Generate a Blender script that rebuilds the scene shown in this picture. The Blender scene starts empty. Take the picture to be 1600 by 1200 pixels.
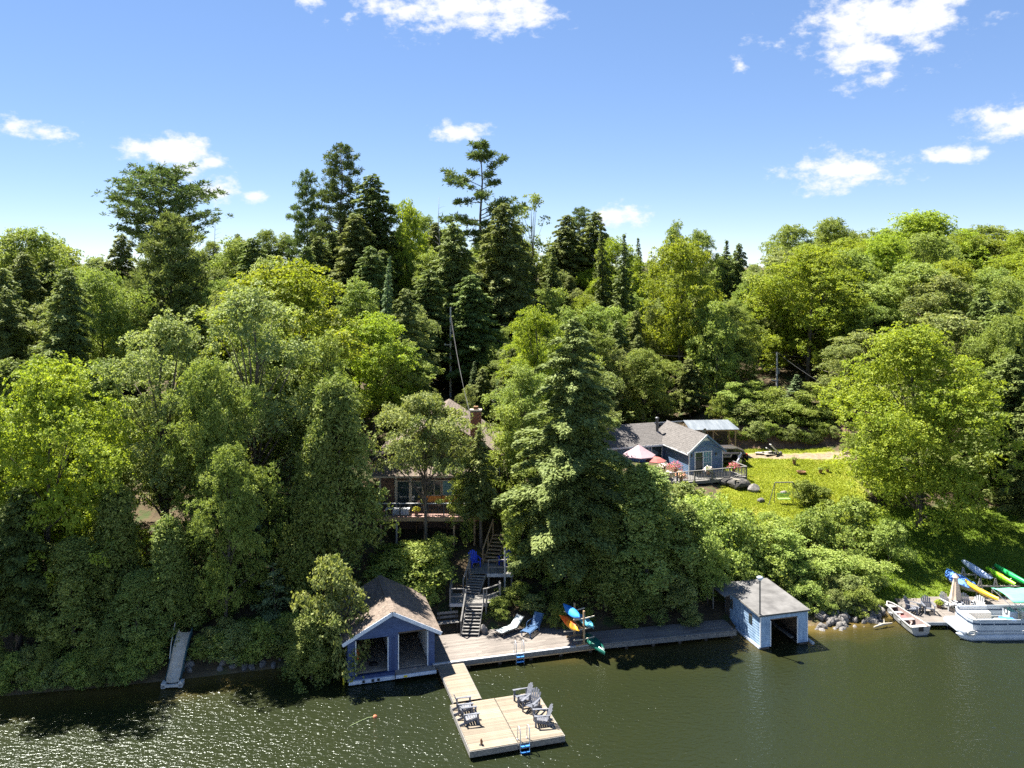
import bpy, math, random
import numpy as np
from mathutils import Vector, Matrix

SC = bpy.context.scene
COL = SC.collection
R = math.radians
rnd = random.Random(7)

# ------------------------------------------------------------------ camera
# a level drone camera, horizon above the middle of the picture (vertical lines stay vertical)
F, HC, YH = 1300.0, 23.8, 417.0          # focal length in photo pixels, camera height, horizon row
cam = bpy.data.cameras.new('camera')
cam.sensor_fit = 'HORIZONTAL'; cam.sensor_width = 36.0
cam.lens = 36.0 * F / 1600.0
cam.shift_y = -(600.0 - YH) / 1600.0
cam.clip_start = 0.5; cam.clip_end = 6000
camo = bpy.data.objects.new('camera', cam); COL.objects.link(camo)
camo.location = (0, 0, HC); camo.rotation_euler = (R(90), 0, 0)
SC.camera = camo

# ------------------------------------------------------------------ sky, sun, exposure
SUN_EL, SUN_AZ = 60.0, -48.0             # azimuth in degrees from +Y, clockwise seen from above
sdir = Vector((math.sin(R(SUN_AZ)) * math.cos(R(SUN_EL)), math.cos(R(SUN_AZ)) * math.cos(R(SUN_EL)), math.sin(R(SUN_EL))))
sun = bpy.data.lights.new('sun', 'SUN'); sun.energy = 3.6; sun.angle = R(0.53); sun.color = (1.0, 0.955, 0.87)
suno = bpy.data.objects.new('sun', sun); COL.objects.link(suno)
suno.location = (0, 0, 80); suno.rotation_euler = sdir.to_track_quat('Z', 'Y').to_euler()
SC.cycles.use_denoising = False; SC.cycles.sample_clamp_direct = 1.2; SC.cycles.sample_clamp_indirect = 2.0
vs = SC.view_settings
SC.display_settings.display_device = 'sRGB'
vs.view_transform = 'Standard'; vs.look = 'None'; vs.gamma = 1.0; vs.use_curve_mapping = False
vs.exposure = 2.52

world = bpy.data.worlds.new('World'); SC.world = world; world.use_nodes = True
wn, wl = world.node_tree.nodes, world.node_tree.links
wn.clear()
def wnode(t, **kw):
    n = wn.new(t)
    for k, v in kw.items(): setattr(n, k, v)
    return n
def wmath(op, a, b=None, c=None, clamp=False):
    n = wnode('ShaderNodeMath', operation=op, use_clamp=clamp)
    for i, v in enumerate((a, b, c)):
        if v is None: continue
        if isinstance(v, (int, float)): n.inputs[i].default_value = v
        else: wl.new(v, n.inputs[i])
    return n.outputs[0]
SKY_STRENGTH = 0.08
sky = wnode('ShaderNodeTexSky', sky_type='NISHITA', sun_disc=False)
sky.sun_elevation = R(SUN_EL); sky.sun_rotation = R(SUN_AZ)
sky.altitude = 1500; sky.air_density = 0.7; sky.dust_density = 0.0; sky.ozone_density = 4.0
tc = wnode('ShaderNodeTexCoord')
sep = wnode('ShaderNodeSeparateXYZ'); wl.new(tc.outputs['Generated'], sep.inputs[0])
az = wmath('ARCTAN2', sep.outputs[0], sep.outputs[1])
el = wmath('ARCSINE', sep.outputs[2])
# scattered cumulus: the same loose field of clouds goes round the whole sky, ragged by noise in direction space
noi = wnode('ShaderNodeTexNoise'); noi.inputs['Scale'].default_value = 34; noi.inputs['Detail'].default_value = 8; noi.inputs['Roughness'].default_value = 0.62
wmap = wnode('ShaderNodeMapping'); wmap.inputs['Scale'].default_value = (1, 1, 1.7)
wl.new(tc.outputs['Generated'], wmap.inputs[0]); wl.new(wmap.outputs[0], noi.inputs['Vector'])
noi2 = wnode('ShaderNodeTexNoise'); noi2.inputs['Scale'].default_value = 9; noi2.inputs['Detail'].default_value = 3
wl.new(wmap.outputs[0], noi2.inputs['Vector'])
azf = wmath('SUBTRACT', wmath('MODULO', wmath('ADD', az, R(66.0 * 6 + 33.0)), R(66.0)), R(33.0))
clouds = [  # azimuth, elevation, half width, half height (radians), weight
]
def cpx(x, y, w, h, k=1.0):
    a = math.atan2(x - 800, F); e = math.asin((YH - y) / math.sqrt((x - 800) ** 2 + F ** 2 + (YH - y) ** 2))
    clouds.append((a, e, w / F, h / F, k))
cpx(700, 8, 165, 44); cpx(800, 5, 70, 42, .9); cpx(1385, 30, 150, 62); cpx(1355, 85, 70, 32); cpx(1460, 15, 80, 60); cpx(1440, 60, 60, 40, .9)
cpx(1335, 266, 95, 32); cpx(1365, 125, 60, 22, .6); cpx(1588, 188, 56, 30, .95); cpx(1488, 244, 48, 15)
cpx(262, 238, 74, 24); cpx(330, 298, 56, 26, .95); cpx(332, 254, 26, 12, .9); cpx(722, 207, 54, 18, .9); cpx(962, 340, 48, 24, .9)
cpx(402, 305, 26, 10, .75); cpx(1156, 100, 18, 15, .8); cpx(490, 0, 50, 10, .7); cpx(60, 205, 60, 16, .55)
mask = None
for a, e, rw, rh, k in clouds:
    da = wmath('MULTIPLY', wmath('SUBTRACT', azf, a), 1 / rw)
    de = wmath('MULTIPLY', wmath('SUBTRACT', el, e), 1 / rh)
    d = wmath('SQRT', wmath('ADD', wmath('MULTIPLY', da, da), wmath('MULTIPLY', de, de)))
    m = wmath('MULTIPLY', wmath('SUBTRACT', 1.25, d), k)
    mask = m if mask is None else wmath('MAXIMUM', mask, m)
mask = wmath('MAXIMUM', mask, -0.6)
nn = wmath('MULTIPLY', wmath('SUBTRACT', noi.outputs[0], 0.5), 3.0)
nn2 = wmath('MULTIPLY', wmath('SUBTRACT', noi2.outputs[0], 0.5), 1.4)
dens = wmath('ADD', mask, wmath('ADD', nn, nn2))
mr = wnode('ShaderNodeMapRange', interpolation_type='SMOOTHSTEP')
wl.new(dens, mr.inputs[0]); mr.inputs[1].default_value = 0.20; mr.inputs[2].default_value = 1.02
skym = wnode('ShaderNodeMix', data_type='RGBA', blend_type='MULTIPLY'); skym.inputs[0].default_value = 1.0
wl.new(sky.outputs[0], skym.inputs[6]); skym.inputs[7].default_value = (SKY_STRENGTH, SKY_STRENGTH, SKY_STRENGTH, 1)
hs = wnode('ShaderNodeHueSaturation'); hs.inputs['Saturation'].default_value = 1.5; hs.inputs['Hue'].default_value = 0.512
gm = wnode('ShaderNodeGamma'); gm.inputs[1].default_value = 0.5; wl.new(skym.outputs[2], gm.inputs[0])
gk = wnode('ShaderNodeMix', data_type='RGBA', blend_type='MULTIPLY'); gk.inputs[0].default_value = 1; gk.inputs[7].default_value = (0.272, 0.272, 0.272, 1)
wl.new(gm.outputs[0], gk.inputs[6]); wl.new(gk.outputs[2], hs.inputs['Color'])
cm = wnode('ShaderNodeMix', data_type='RGBA'); cm.inputs[7].default_value = (0.188, 0.190, 0.196, 1)
wl.new(wmath('MULTIPLY', mr.outputs[0], 0.94), cm.inputs[0]); wl.new(hs.outputs[0], cm.inputs[6])
bg = wnode('ShaderNodeBackground'); bg.inputs['Strength'].default_value = 1.0
wl.new(cm.outputs[2], bg.inputs['Color'])
wo = wnode('ShaderNodeOutputWorld'); wl.new(bg.outputs[0], wo.inputs[0])

# ------------------------------------------------------------------ pixel -> place
def P(px, py, z):                         # the point of height z seen at a pixel
    Y = F * (HC - z) / (py - YH)
    return Vector(((px - 800) * Y / F, Y, z))
def PD(px, py, Y):                        # the point at depth Y seen at a pixel
    return Vector(((px - 800) * Y / F, Y, HC - (py - YH) * Y / F))

# ------------------------------------------------------------------ materials
MATS = {}
def mat(name, c1, c2=None, scale=4.0, rough=0.7, bump=0.0, bscale=None, metal=0.0, spec=0.4, stretch=(1, 1, 1),
        obj_var=0.0, isl_var=0.0, c3=None, detail=6, lo=0.35, hi=0.65):
    if name in MATS: return MATS[name]
    m = bpy.data.materials.new(name); m.use_nodes = True; MATS[name] = m
    n, l = m.node_tree.nodes, m.node_tree.links
    b = n['Principled BSDF']
    b.inputs['Roughness'].default_value = rough; b.inputs['Metallic'].default_value = metal
    b.inputs['Specular IOR Level'].default_value = spec
    col = None
    t = n.new('ShaderNodeTexCoord'); mp = n.new('ShaderNodeMapping'); mp.inputs['Scale'].default_value = stretch
    l.new(t.outputs['Object'], mp.inputs[0])
    if c2 is not None:
        no = n.new('ShaderNodeTexNoise'); no.inputs['Scale'].default_value = scale; no.inputs['Detail'].default_value = detail
        no.inputs['Roughness'].default_value = 0.6
        l.new(mp.outputs[0], no.inputs['Vector'])
        cr = n.new('ShaderNodeValToRGB'); cr.color_ramp.elements[0].position = lo; cr.color_ramp.elements[1].position = hi
        cr.color_ramp.elements[0].color = (*c1, 1); cr.color_ramp.elements[1].color = (*c2, 1)
        if c3 is not None:
            e = cr.color_ramp.elements.new(min(0.95, hi + 0.1)); e.color = (*c3, 1)
        l.new(no.outputs[0], cr.inputs[0]); col = cr.outputs[0]
    else:
        rgb = n.new('ShaderNodeRGB'); rgb.outputs[0].default_value = (*c1, 1); col = rgb.outputs[0]
    for amt, src in ((obj_var, 'o'), (isl_var, 'i')):
        if not amt: continue
        s = n.new('ShaderNodeObjectInfo').outputs['Random'] if src == 'o' else n.new('ShaderNodeNewGeometry').outputs['Random Per Island']
        r = n.new('ShaderNodeMapRange'); l.new(s, r.inputs[0]); r.inputs[3].default_value = 1 - amt; r.inputs[4].default_value = 1 + amt
        h = n.new('ShaderNodeHueSaturation'); l.new(r.outputs[0], h.inputs['Value']); l.new(col, h.inputs['Color']); col = h.outputs[0]
    l.new(col, b.inputs['Base Color'])
    if bump:
        nb = n.new('ShaderNodeTexNoise'); nb.inputs['Scale'].default_value = bscale or scale * 4; nb.inputs['Detail'].default_value = 8
        l.new(mp.outputs[0], nb.inputs['Vector'])
        bp = n.new('ShaderNodeBump'); bp.inputs['Strength'].default_value = bump; bp.inputs['Distance'].default_value = 0.02
        l.new(nb.outputs[0], bp.inputs['Height']); l.new(bp.outputs[0], b.inputs['Normal'])
    return m

def leafmat(name, dark, light, tint, trans=0.38, gloss=0.12):
    """leaf: diffuse front, light through the blade; every leaf, clump and tree varies in tone"""
    m = bpy.data.materials.new(name); m.use_nodes = True; MATS[name] = m
    n, l = m.node_tree.nodes, m.node_tree.links
    b = n['Principled BSDF']; b.inputs['Roughness'].default_value = 0.6; b.inputs['Specular IOR Level'].default_value = gloss
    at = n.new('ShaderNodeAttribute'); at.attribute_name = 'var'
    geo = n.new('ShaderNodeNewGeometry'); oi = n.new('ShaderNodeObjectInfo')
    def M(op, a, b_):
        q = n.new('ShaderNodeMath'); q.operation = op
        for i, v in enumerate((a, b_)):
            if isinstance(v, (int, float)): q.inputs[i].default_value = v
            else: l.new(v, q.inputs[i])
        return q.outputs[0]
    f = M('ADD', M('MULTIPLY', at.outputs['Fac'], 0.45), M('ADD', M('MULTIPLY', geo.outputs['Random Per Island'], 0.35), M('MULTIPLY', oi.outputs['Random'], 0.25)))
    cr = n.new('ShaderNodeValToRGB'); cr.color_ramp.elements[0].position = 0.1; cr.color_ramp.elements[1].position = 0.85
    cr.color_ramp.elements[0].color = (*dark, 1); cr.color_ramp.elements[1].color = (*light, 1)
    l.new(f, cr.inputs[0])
    hs_ = n.new('ShaderNodeHueSaturation')
    hh = n.new('ShaderNodeMapRange'); l.new(oi.outputs['Random'], hh.inputs[0]); hh.inputs[3].default_value = 0.482; hh.inputs[4].default_value = 0.515
    l.new(hh.outputs[0], hs_.inputs['Hue']); l.new(cr.outputs[0], hs_.inputs['Color'])
    l.new(hs_.outputs[0], b.inputs['Base Color'])
    tr = n.new('ShaderNodeBsdfTranslucent')
    mx = n.new('ShaderNodeMix'); mx.data_type = 'RGBA'; mx.blend_type = 'MULTIPLY'; mx.inputs[0].default_value = 1
    l.new(hs_.outputs[0], mx.inputs[6]); mx.inputs[7].default_value = (*tint, 1); l.new(mx.outputs[2], tr.inputs['Color'])
    ms = n.new('ShaderNodeMixShader'); ms.inputs[0].default_value = trans
    l.new(b.outputs[0], ms.inputs[1]); l.new(tr.outputs[0], ms.inputs[2])
    l.new(ms.outputs[0], n['Material Output'].inputs[0])
    return m

leafmat('leaf_bright', (.085, .150, .012), (.315, .360, .050), (1.6, 1.58, .70), .36)
leafmat('leaf_green', (.070, .130, .018), (.290, .335, .085), (1.5, 1.5, .85), .32)
leafmat('leaf_olive', (.080, .128, .030), (.310, .335, .120), (1.45, 1.45, .8), .32)
leafmat('leaf_shrub', (.090, .160, .020), (.330, .375, .100), (1.5, 1.5, .85), .34)
leafmat('needle_hemlock', (.066, .105, .026), (.225, .255, .080), (1.3, 1.3, .8), .28)
leafmat('needle_dark', (.040, .074, .022), (.200, .245, .068), (1.25, 1.3, .8), .25)
leafmat('needle_pine', (.036, .070, .024), (.170, .215, .062), (1.2, 1.25, .8), .25)
leafmat('needle_blue', (.056, .104, .046), (.205, .265, .120), (1.2, 1.25, .9), .26)
leafmat('leaf_cedar', (.068, .125, .022), (.285, .325, .095), (1.35, 1.4, .85), .30)
leafmat('grass_shaded', (.080, .140, .020), (.190, .260, .030), (1.3, 1.3, .6), .40)  # lower lawn blades: same grass, with its shade painted in as darker green
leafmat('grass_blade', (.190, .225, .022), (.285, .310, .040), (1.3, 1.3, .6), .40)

mat('bark', (.055, .045, .036), (.15, .125, .10), scale=5, rough=.9, bump=.6, stretch=(2, 2, .35))
mat('bark_pale', (.20, .18, .155), (.38, .36, .33), scale=6, rough=.85, bump=.3, stretch=(1, 1, 3))
mat('new_deck', (.155, .125, .088), (.225, .185, .135), scale=2.2, rough=.75, bump=.3, stretch=(.6, 9, 9), obj_var=.20)
mat('old_deck', (.105, .09, .08), (.195, .17, .147), scale=2.0, rough=.85, bump=.35, stretch=(.6, 9, 9), obj_var=.16)
mat('grey_wood', (.115, .108, .10), (.21, .20, .182), scale=3, rough=.88, bump=.35, stretch=(3, 3, 3), obj_var=.10)
mat('dark_wood', (.045, .036, .03), (.10, .08, .062), scale=3, rough=.9, bump=.3)
mat('tan_wood', (.26, .17, .09), (.42, .29, .16), scale=3, rough=.8, bump=.3, stretch=(1, 6, 6))
mat('chair_grey', (.085, .092, .115), (.145, .152, .175), scale=5, rough=.65, bump=.15)
mat('navy_siding', (.028, .056, .145), (.044, .080, .190), scale=2.5, rough=.6, bump=.2, isl_var=.09)
mat('navy_trim', (.020, .040, .115), (.030, .056, .145), scale=3, rough=.55)
mat('pale_siding', (.15, .235, .35), (.29, .40, .53), scale=2.2, stretch=(1.6, 1.6, .5),  rough=.65, bump=.2, isl_var=.07)
mat('house_siding', (.090, .150, .255), (.12, .19, .305), scale=2.5, rough=.6, isl_var=.06)
mat('white_paint', (.56, .58, .60), (.66, .67, .69), scale=3, rough=.5)
mat('offwhite', (.36, .36, .36), (.47, .465, .455), scale=3, rough=.6)
mat('pale_trim', (.42, .47, .55), (.55, .60, .67), scale=4, rough=.6, bump=.15)
mat('brown_shingle', (.098, .076, .061), (.178, .138, .108), scale=7, rough=.95, bump=.4, isl_var=.20)
mat('grey_shingle', (.085, .078, .074), (.135, .124, .116), scale=7, rough=.95, bump=.4, isl_var=.10)
mat('roof_felt', (.078, .075, .073), (.150, .145, .140), scale=1.0, rough=.95, bump=.3, bscale=40)
mat('inside_wood', (.13, .09, .06), (.22, .16, .11), scale=2.5, rough=.9, bump=.2)
mat('slab', (.20, .165, .13), (.30, .255, .21), scale=2.2, rough=.9, bump=.3)
mat('rust', (.15, .075, .035), (.25, .13, .06), scale=6, rough=.85)
mat('yellow', (.60, .47, .02), rough=.5)
mat('float_red', (.42, .13, .06), rough=.7)
mat('orange', (.75, .17, .02), (.70, .10, .02), scale=2, rough=.45)
mat('alu', (.55, .57, .60), (.66, .68, .70), scale=4, rough=.35, metal=.75)
mat('steel_dark', (.10, .105, .11), rough=.45, metal=.6)
mat('blue_step', (.03, .18, .50), rough=.5)
mat('black', (.012, .012, .013), rough=.6)
mat('dark_rail', (.07, .065, .06), rough=.55)
mat('glass', (.018, .03, .035), (.035, .055, .06), scale=1.0, rough=.06, spec=.8)
mat('curtain', (.12, .24, .27), (.17, .31, .34), scale=4, rough=.8, stretch=(8, 1, .2))
mat('blind', (.60, .58, .52), rough=.9)
mat('orange_panel', (.62, .25, .055), (.70, .31, .08), scale=3, rough=.7)
mat('pink_deck', (.24, .14, .115), (.31, .19, .155), scale=2, rough=.8, stretch=(.6, 8, 8), obj_var=.08)
mat('cottage_wall', (.10, .058, .038), (.165, .098, .064), scale=2.5, rough=.85, bump=.2, isl_var=.12)
mat('cream', (.40, .355, .28), rough=.7)
mat('brick', (.20, .065, .042), (.30, .105, .065), scale=5, rough=.9, bump=.3, isl_var=.18)
mat('mortar', (.30, .26, .22), rough=.95)
mat('rock', (.09, .083, .076), (.21, .195, .18), scale=3.0, rough=.92, bump=.7, bscale=14, obj_var=.18)
mat('rock_dark', (.035, .032, .03), (.09, .083, .075), scale=2.0, rough=.92, bump=.7, bscale=10)
mat('metal_roof', (.16, .185, .215), (.26, .285, .315), scale=.8, rough=.38, metal=.35, stretch=(3, .4, 1))
mat('car_paint', (.10, .085, .075), rough=.22, metal=.3, spec=.6)
mat('car_glass', (.01, .012, .014), rough=.05, spec=.8)
mat('rubber', (.018, .018, .018), rough=.8)
mat('rim', (.45, .46, .48), rough=.3, metal=.8)
mat('tail_red', (.40, .02, .02), rough=.3)
mat('flower_pink', (.46, .05, .09), (.52, .13, .16), scale=30, rough=.7, isl_var=.2)
mat('flower_pale', (.75, .60, .58), (.82, .74, .72), scale=30, rough=.7, isl_var=.15)
mat('flower_orange', (.75, .26, .12), (.72, .36, .22), scale=30, rough=.7, isl_var=.2)
mat('pot', (.20, .11, .07), (.27, .16, .10), scale=6, rough=.85)
mat('umbrella_pink', (.30, .20, .22), (.35, .25, .27), scale=2, rough=.85)
mat('umbrella_red', (.34, .10, .085), rough=.85)
mat('umbrella_tan', (.44, .33, .24), (.58, .46, .35), scale=14, rough=.9, stretch=(6, 6, .3))
mat('kayak_blue', (.022, .17, .52), (.035, .22, .58), scale=3, rough=.35)
mat('kayak_orange', (.62, .10, .015), (.66, .36, .02), scale=1.1, rough=.4, detail=1, lo=.4, hi=.6)
mat('kayak_teal', (.06, .26, .36), rough=.4)
mat('canoe_green', (.008, .085, .060), (.014, .12, .085), scale=3, rough=.35)
mat('kayak_lime', (.24, .58, .02), rough=.4)
mat('kayak_green', (.02, .46, .11), rough=.4)
mat('kayak_grey', (.40, .49, .66), (.48, .57, .72), scale=2, rough=.45)
mat('kayak_yellow', (.78, .42, .02), (.74, .52, .04), scale=2, rough=.4)
mat('tarp_blue', (.05, .17, .52), (.075, .23, .62), scale=3, rough=.6, bump=.5, bscale=6)
mat('bimini_green', (.10, .44, .27), (.14, .50, .32), scale=2, rough=.75)
mat('boat_white', (.36, .40, .45), (.44, .48, .53), scale=1.5, rough=.3)
mat('boat_stripe', (.02, .045, .09), rough=.3)
mat('boat_seat', (.58, .54, .48), (.66, .62, .56), scale=4, rough=.6)
mat('tin_boat', (.25, .25, .255), (.33, .33, .33), scale=3, rough=.5, metal=.3)
mat('tin_inside', (.20, .15, .135), (.28, .21, .19), scale=4, rough=.8)
mat('red_pad', (.55, .09, .09), rough=.7)
mat('slide', (.42, .36, .275), (.56, .50, .41), scale=3, rough=.6)
mat('slide_side', (.04, .09, .11), rough=.6)
mat('foam_white', (.36, .36, .34), (.44, .43, .40), scale=5, rough=.8)
mat('lounge_white', (.38, .42, .42), rough=.55)
mat('lounge_blue', (.045, .10, .20), (.07, .14, .26), scale=4, rough=.5)
mat('plastic_blue', (.015, .05, .50), (.02, .075, .60), scale=3, rough=.45)
mat('pole_wood', (.36, .345, .32), (.50, .48, .45), scale=4, rough=.85, stretch=(2, 2, .3))
mat('wire', (.07, .07, .07), rough=.6)
mat('rope', (.22, .27, .12), rough=.9)
mat('soil', (.13, .085, .06), (.22, .15, .105), scale=1.2, rough=1.0, bump=.6, bscale=5)
mat('pebble', (.30, .27, .22), (.45, .41, .35), scale=5, rough=.95)
mat('swing_fabric', (.22, .40, .10), rough=.8)
mat('flag', (.55, .55, .66), (.66, .62, .66), scale=3, rough=.8)

# ------------------------------------------------------------------ mesh helpers
class MB:
    """collects boxes, beams, tubes and sheets; build() links them as ONE mesh object"""
    def __init__(s): s.v = []; s.f = []; s.smooth = False
    def add(s, vs_, fs):
        o = len(s.v); s.v.extend([tuple(p) for p in vs_]); s.f.extend([tuple(i + o for i in q) for q in fs]); return s
    def box(s, c, d, rz=0.0, rx=0.0, ry=0.0):
        M = Matrix.Rotation(rz, 3, 'Z') @ Matrix.Rotation(ry, 3, 'Y') @ Matrix.Rotation(rx, 3, 'X'); c = Vector(c)
        q = [c + M @ Vector((x * d[0] / 2, y * d[1] / 2, z * d[2] / 2)) for x in (-1, 1) for y in (-1, 1) for z in (-1, 1)]
        return s.add(q, [(0, 1, 3, 2), (4, 6, 7, 5), (0, 4, 5, 1), (2, 3, 7, 6), (0, 2, 6, 4), (1, 5, 7, 3)])
    def span(s, a, b):
        return s.box([(a[i] + b[i]) / 2 for i in range(3)], [abs(b[i] - a[i]) for i in range(3)])
    def beam(s, p, q, w, h, up=(0, 0, 1)):
        p, q = Vector(p), Vector(q); d = (q - p).normalized(); up = Vector(up)
        if abs(d.dot(up)) > .98: up = Vector((0, 1, 0))
        x = d.cross(up).normalized(); y = x.cross(d)
        vs_ = [e + x * (i * w / 2) + y * (j * h / 2) for e in (p, q) for i, j in ((-1, -1), (1, -1), (1, 1), (-1, 1))]
        return s.add(vs_, [(0, 1, 2, 3)[::-1], (4, 5, 6, 7), (0, 1, 5, 4), (1, 2, 6, 5), (2, 3, 7, 6), (3, 0, 4, 7)])
    def tube(s, pts, r, n=8, cap=True):
        pts = [Vector(p) for p in pts]; k = len(pts)
        rr = r if isinstance(r, (list, tuple)) else [r] * k
        vs_, fs = [], []; x = None
        for i, p in enumerate(pts):
            d = (pts[min(i + 1, k - 1)] - pts[max(i - 1, 0)]).normalized()
            if x is None:
                a = Vector((0, 0, 1)) if abs(d.z) < .9 else Vector((1, 0, 0)); x = d.cross(a).normalized()
            else:
                x = (x - d * x.dot(d)).normalized()
            y = d.cross(x)
            for j in range(n):
                t = 2 * math.pi * j / n; vs_.append(p + (x * math.cos(t) + y * math.sin(t)) * rr[i])
        for i in range(k - 1):
            for j in range(n):
                fs.append((i * n + j, i * n + (j + 1) % n, (i + 1) * n + (j + 1) % n, (i + 1) * n + j))
        if cap: fs.append(tuple(range(n))[::-1]); fs.append(tuple((k - 1) * n + j for j in range(n)))
        return s.add(vs_, fs)
    def lathe(s, prof, c=(0, 0, 0), n=16):
        vs_, fs = [], []
        for r_, z in prof:
            for j in range(n):
                t = 2 * math.pi * j / n; vs_.append((c[0] + r_ * math.cos(t), c[1] + r_ * math.sin(t), c[2] + z))
        for i in range(len(prof) - 1):
            for j in range(n): fs.append((i * n + j, i * n + (j + 1) % n, (i + 1) * n + (j + 1) % n, (i + 1) * n + j))
        fs.append(tuple(range(n))[::-1]); fs.append(tuple((len(prof) - 1) * n + j for j in range(n)))
        return s.add(vs_, fs)
    def prism(s, poly, a, axis='y', b=None):
        """polygon in (x,z) pushed along y from a to b (axis 'y'), or in (y,z) along x, or in (x,y) along z"""
        n = len(poly)
        def m(p, t): return {'y': (p[0], t, p[1]), 'x': (t, p[0], p[1]), 'z': (p[0], p[1], t)}[axis]
        vs_ = [m(p, a) for p in poly] + [m(p, b) for p in poly]
        fs = [tuple(range(n)), tuple(range(n, 2 * n))[::-1]] + [(i, i + n, (i + 1) % n + n, (i + 1) % n) for i in range(n)]
        return s.add(vs_, fs)
    def rows(s, rows_, close=False):
        """a sheet through rows of points"""
        k = len(rows_[0]); vs_ = [p for r_ in rows_ for p in r_]; fs = []
        for i in range(len(rows_) - 1):
            for j in range(k if close else k - 1):
                fs.append((i * k + j, i * k + (j + 1) % k, (i + 1) * k + (j + 1) % k, (i + 1) * k + j))
        return s.add(vs_, fs)
    def mesh(s, name, m, smooth=False, bevel=0):
        me = bpy.data.meshes.new(name); me.from_pydata(s.v, [], s.f); me.update()
        import bmesh
        bm = bmesh.new(); bm.from_mesh(me); bmesh.ops.recalc_face_normals(bm, faces=bm.faces)
        bm.to_mesh(me); bm.free()
        me.materials.append(MATS[m] if isinstance(m, str) else m)
        if smooth or s.smooth: me.polygons.foreach_set('use_smooth', [True] * len(me.polygons))
        return me
    def build(s, name, m, parent=None, smooth=False, bevel=0):
        o = bpy.data.objects.new(name, s.mesh(name, m, smooth)); COL.objects.link(o); o.parent = parent
        if bevel:
            b = o.modifiers.new('bevel', 'BEVEL'); b.width = bevel; b.segments = 2
        return o

def tag(o, label=None, cat=None, group=None, kind=None):
    if label: o['label'] = label
    if cat: o['category'] = cat
    if group: o['group'] = group
    if kind: o['kind'] = kind
    return o
def thing(name, label, cat, loc=(0, 0, 0), rz=0.0, group=None):
    o = bpy.data.objects.new(name, None); o.empty_display_size = .3; COL.objects.link(o)
    o.location = loc; o.rotation_euler = (0, 0, rz)
    return tag(o, label, cat, group)
def inst(name, me, parent, loc=(0, 0, 0), rot=(0, 0, 0), scale=(1, 1, 1)):
    o = bpy.data.objects.new(name, me); COL.objects.link(o); o.parent = parent
    o.location = loc; o.rotation_euler = rot; o.scale = scale
    return o
def copy_tree(o, parent=None):
    c = o.copy(); COL.objects.link(c); c.parent = parent
    for ch in list(o.children): copy_tree(ch, c)
    return c
def boxp(name, m, parent, c, d, rz=0, bevel=0, rx=0, ry=0):
    return MB().box(c, d, rz, rx, ry).build(name, m, parent, bevel=bevel)

def clapboard(mb, org, u, nrm, z0, z1, xlim, openings=(), exp=.18, th=.022):
    """lapped boards on a wall: org at the wall's foot, u along it, nrm outward; openings (u0,u1,z0,z1)"""
    u, nrm, org = Vector(u).normalized(), Vector(nrm).normalized(), Vector(org)
    z = z0
    while z < z1 - .005:
        zt = min(z + exp, z1); a0, a1 = xlim(z); b0, b1 = xlim(zt)
        cuts = sorted([(o[0], o[1]) for o in openings if o[2] < zt - .01 and o[3] > z + .01])
        segs = []; cur = a0; curb = b0
        for c0, c1 in cuts:
            if c0 > cur + .01: segs.append((cur, c0, curb, c0))
            cur = curb = max(cur, c1)
        if a1 > cur + .01: segs.append((cur, a1, curb, b1))
        for s0, s1, t0, t1 in segs:
            if t1 < t0: t0 = t1 = (t0 + t1) / 2
            def q(uu, zz, nn): return org + u * uu + nrm * nn + Vector((0, 0, zz))
            mb.add([q(s0, z, 0), q(s1, z, 0), q(t1, zt, 0), q(t0, zt, 0), q(s0, z, th), q(s1, z, th), q(t1, zt, th * .25), q(t0, zt, th * .25)],
                   [(0, 3, 2, 1), (4, 5, 6, 7), (0, 1, 5, 4), (3, 7, 6, 2), (0, 4, 7, 3), (1, 2, 6, 5)])
        z = zt
def shingles(mb, org, u, v, L, S, w=.30, exp=.19, th=.016, seed=1, trim=None):
    """overlapping shingle tabs: org at an eave corner, u along the eave, v up the slope"""
    u, v, org = Vector(u).normalized(), Vector(v).normalized(), Vector(org); nrm = u.cross(v).normalized()
    if nrm.z < 0: nrm = -nrm
    r_ = random.Random(seed); k = 0; s = 0.0
    while s < S - .02:
        x = -(k % 2) * w / 2; s1 = min(s + exp * 1.25, S)
        lo, hi = (0, L) if trim is None else trim(s)
        while x < hi:
            x0, x1 = max(x, lo), min(x + w * r_.uniform(.96, 1.0), hi)
            if x1 - x0 > .03:
                e = r_.uniform(0, .008); ds = r_.uniform(-.012, .012)
                def q(a, b, c): return org + u * a + v * b + nrm * c
                mb.add([q(x0, s + ds, e), q(x1, s + ds, e), q(x1, s1, 0), q(x0, s1, 0), q(x0, s + ds, e + th), q(x1, s + ds, e + th), q(x1, s1, th * .35), q(x0, s1, th * .35)],
                       [(0, 3, 2, 1), (4, 5, 6, 7), (0, 1, 5, 4), (3, 7, 6, 2), (0, 4, 7, 3), (1, 2, 6, 5)])
            x += w
        s += exp; k += 1

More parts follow.
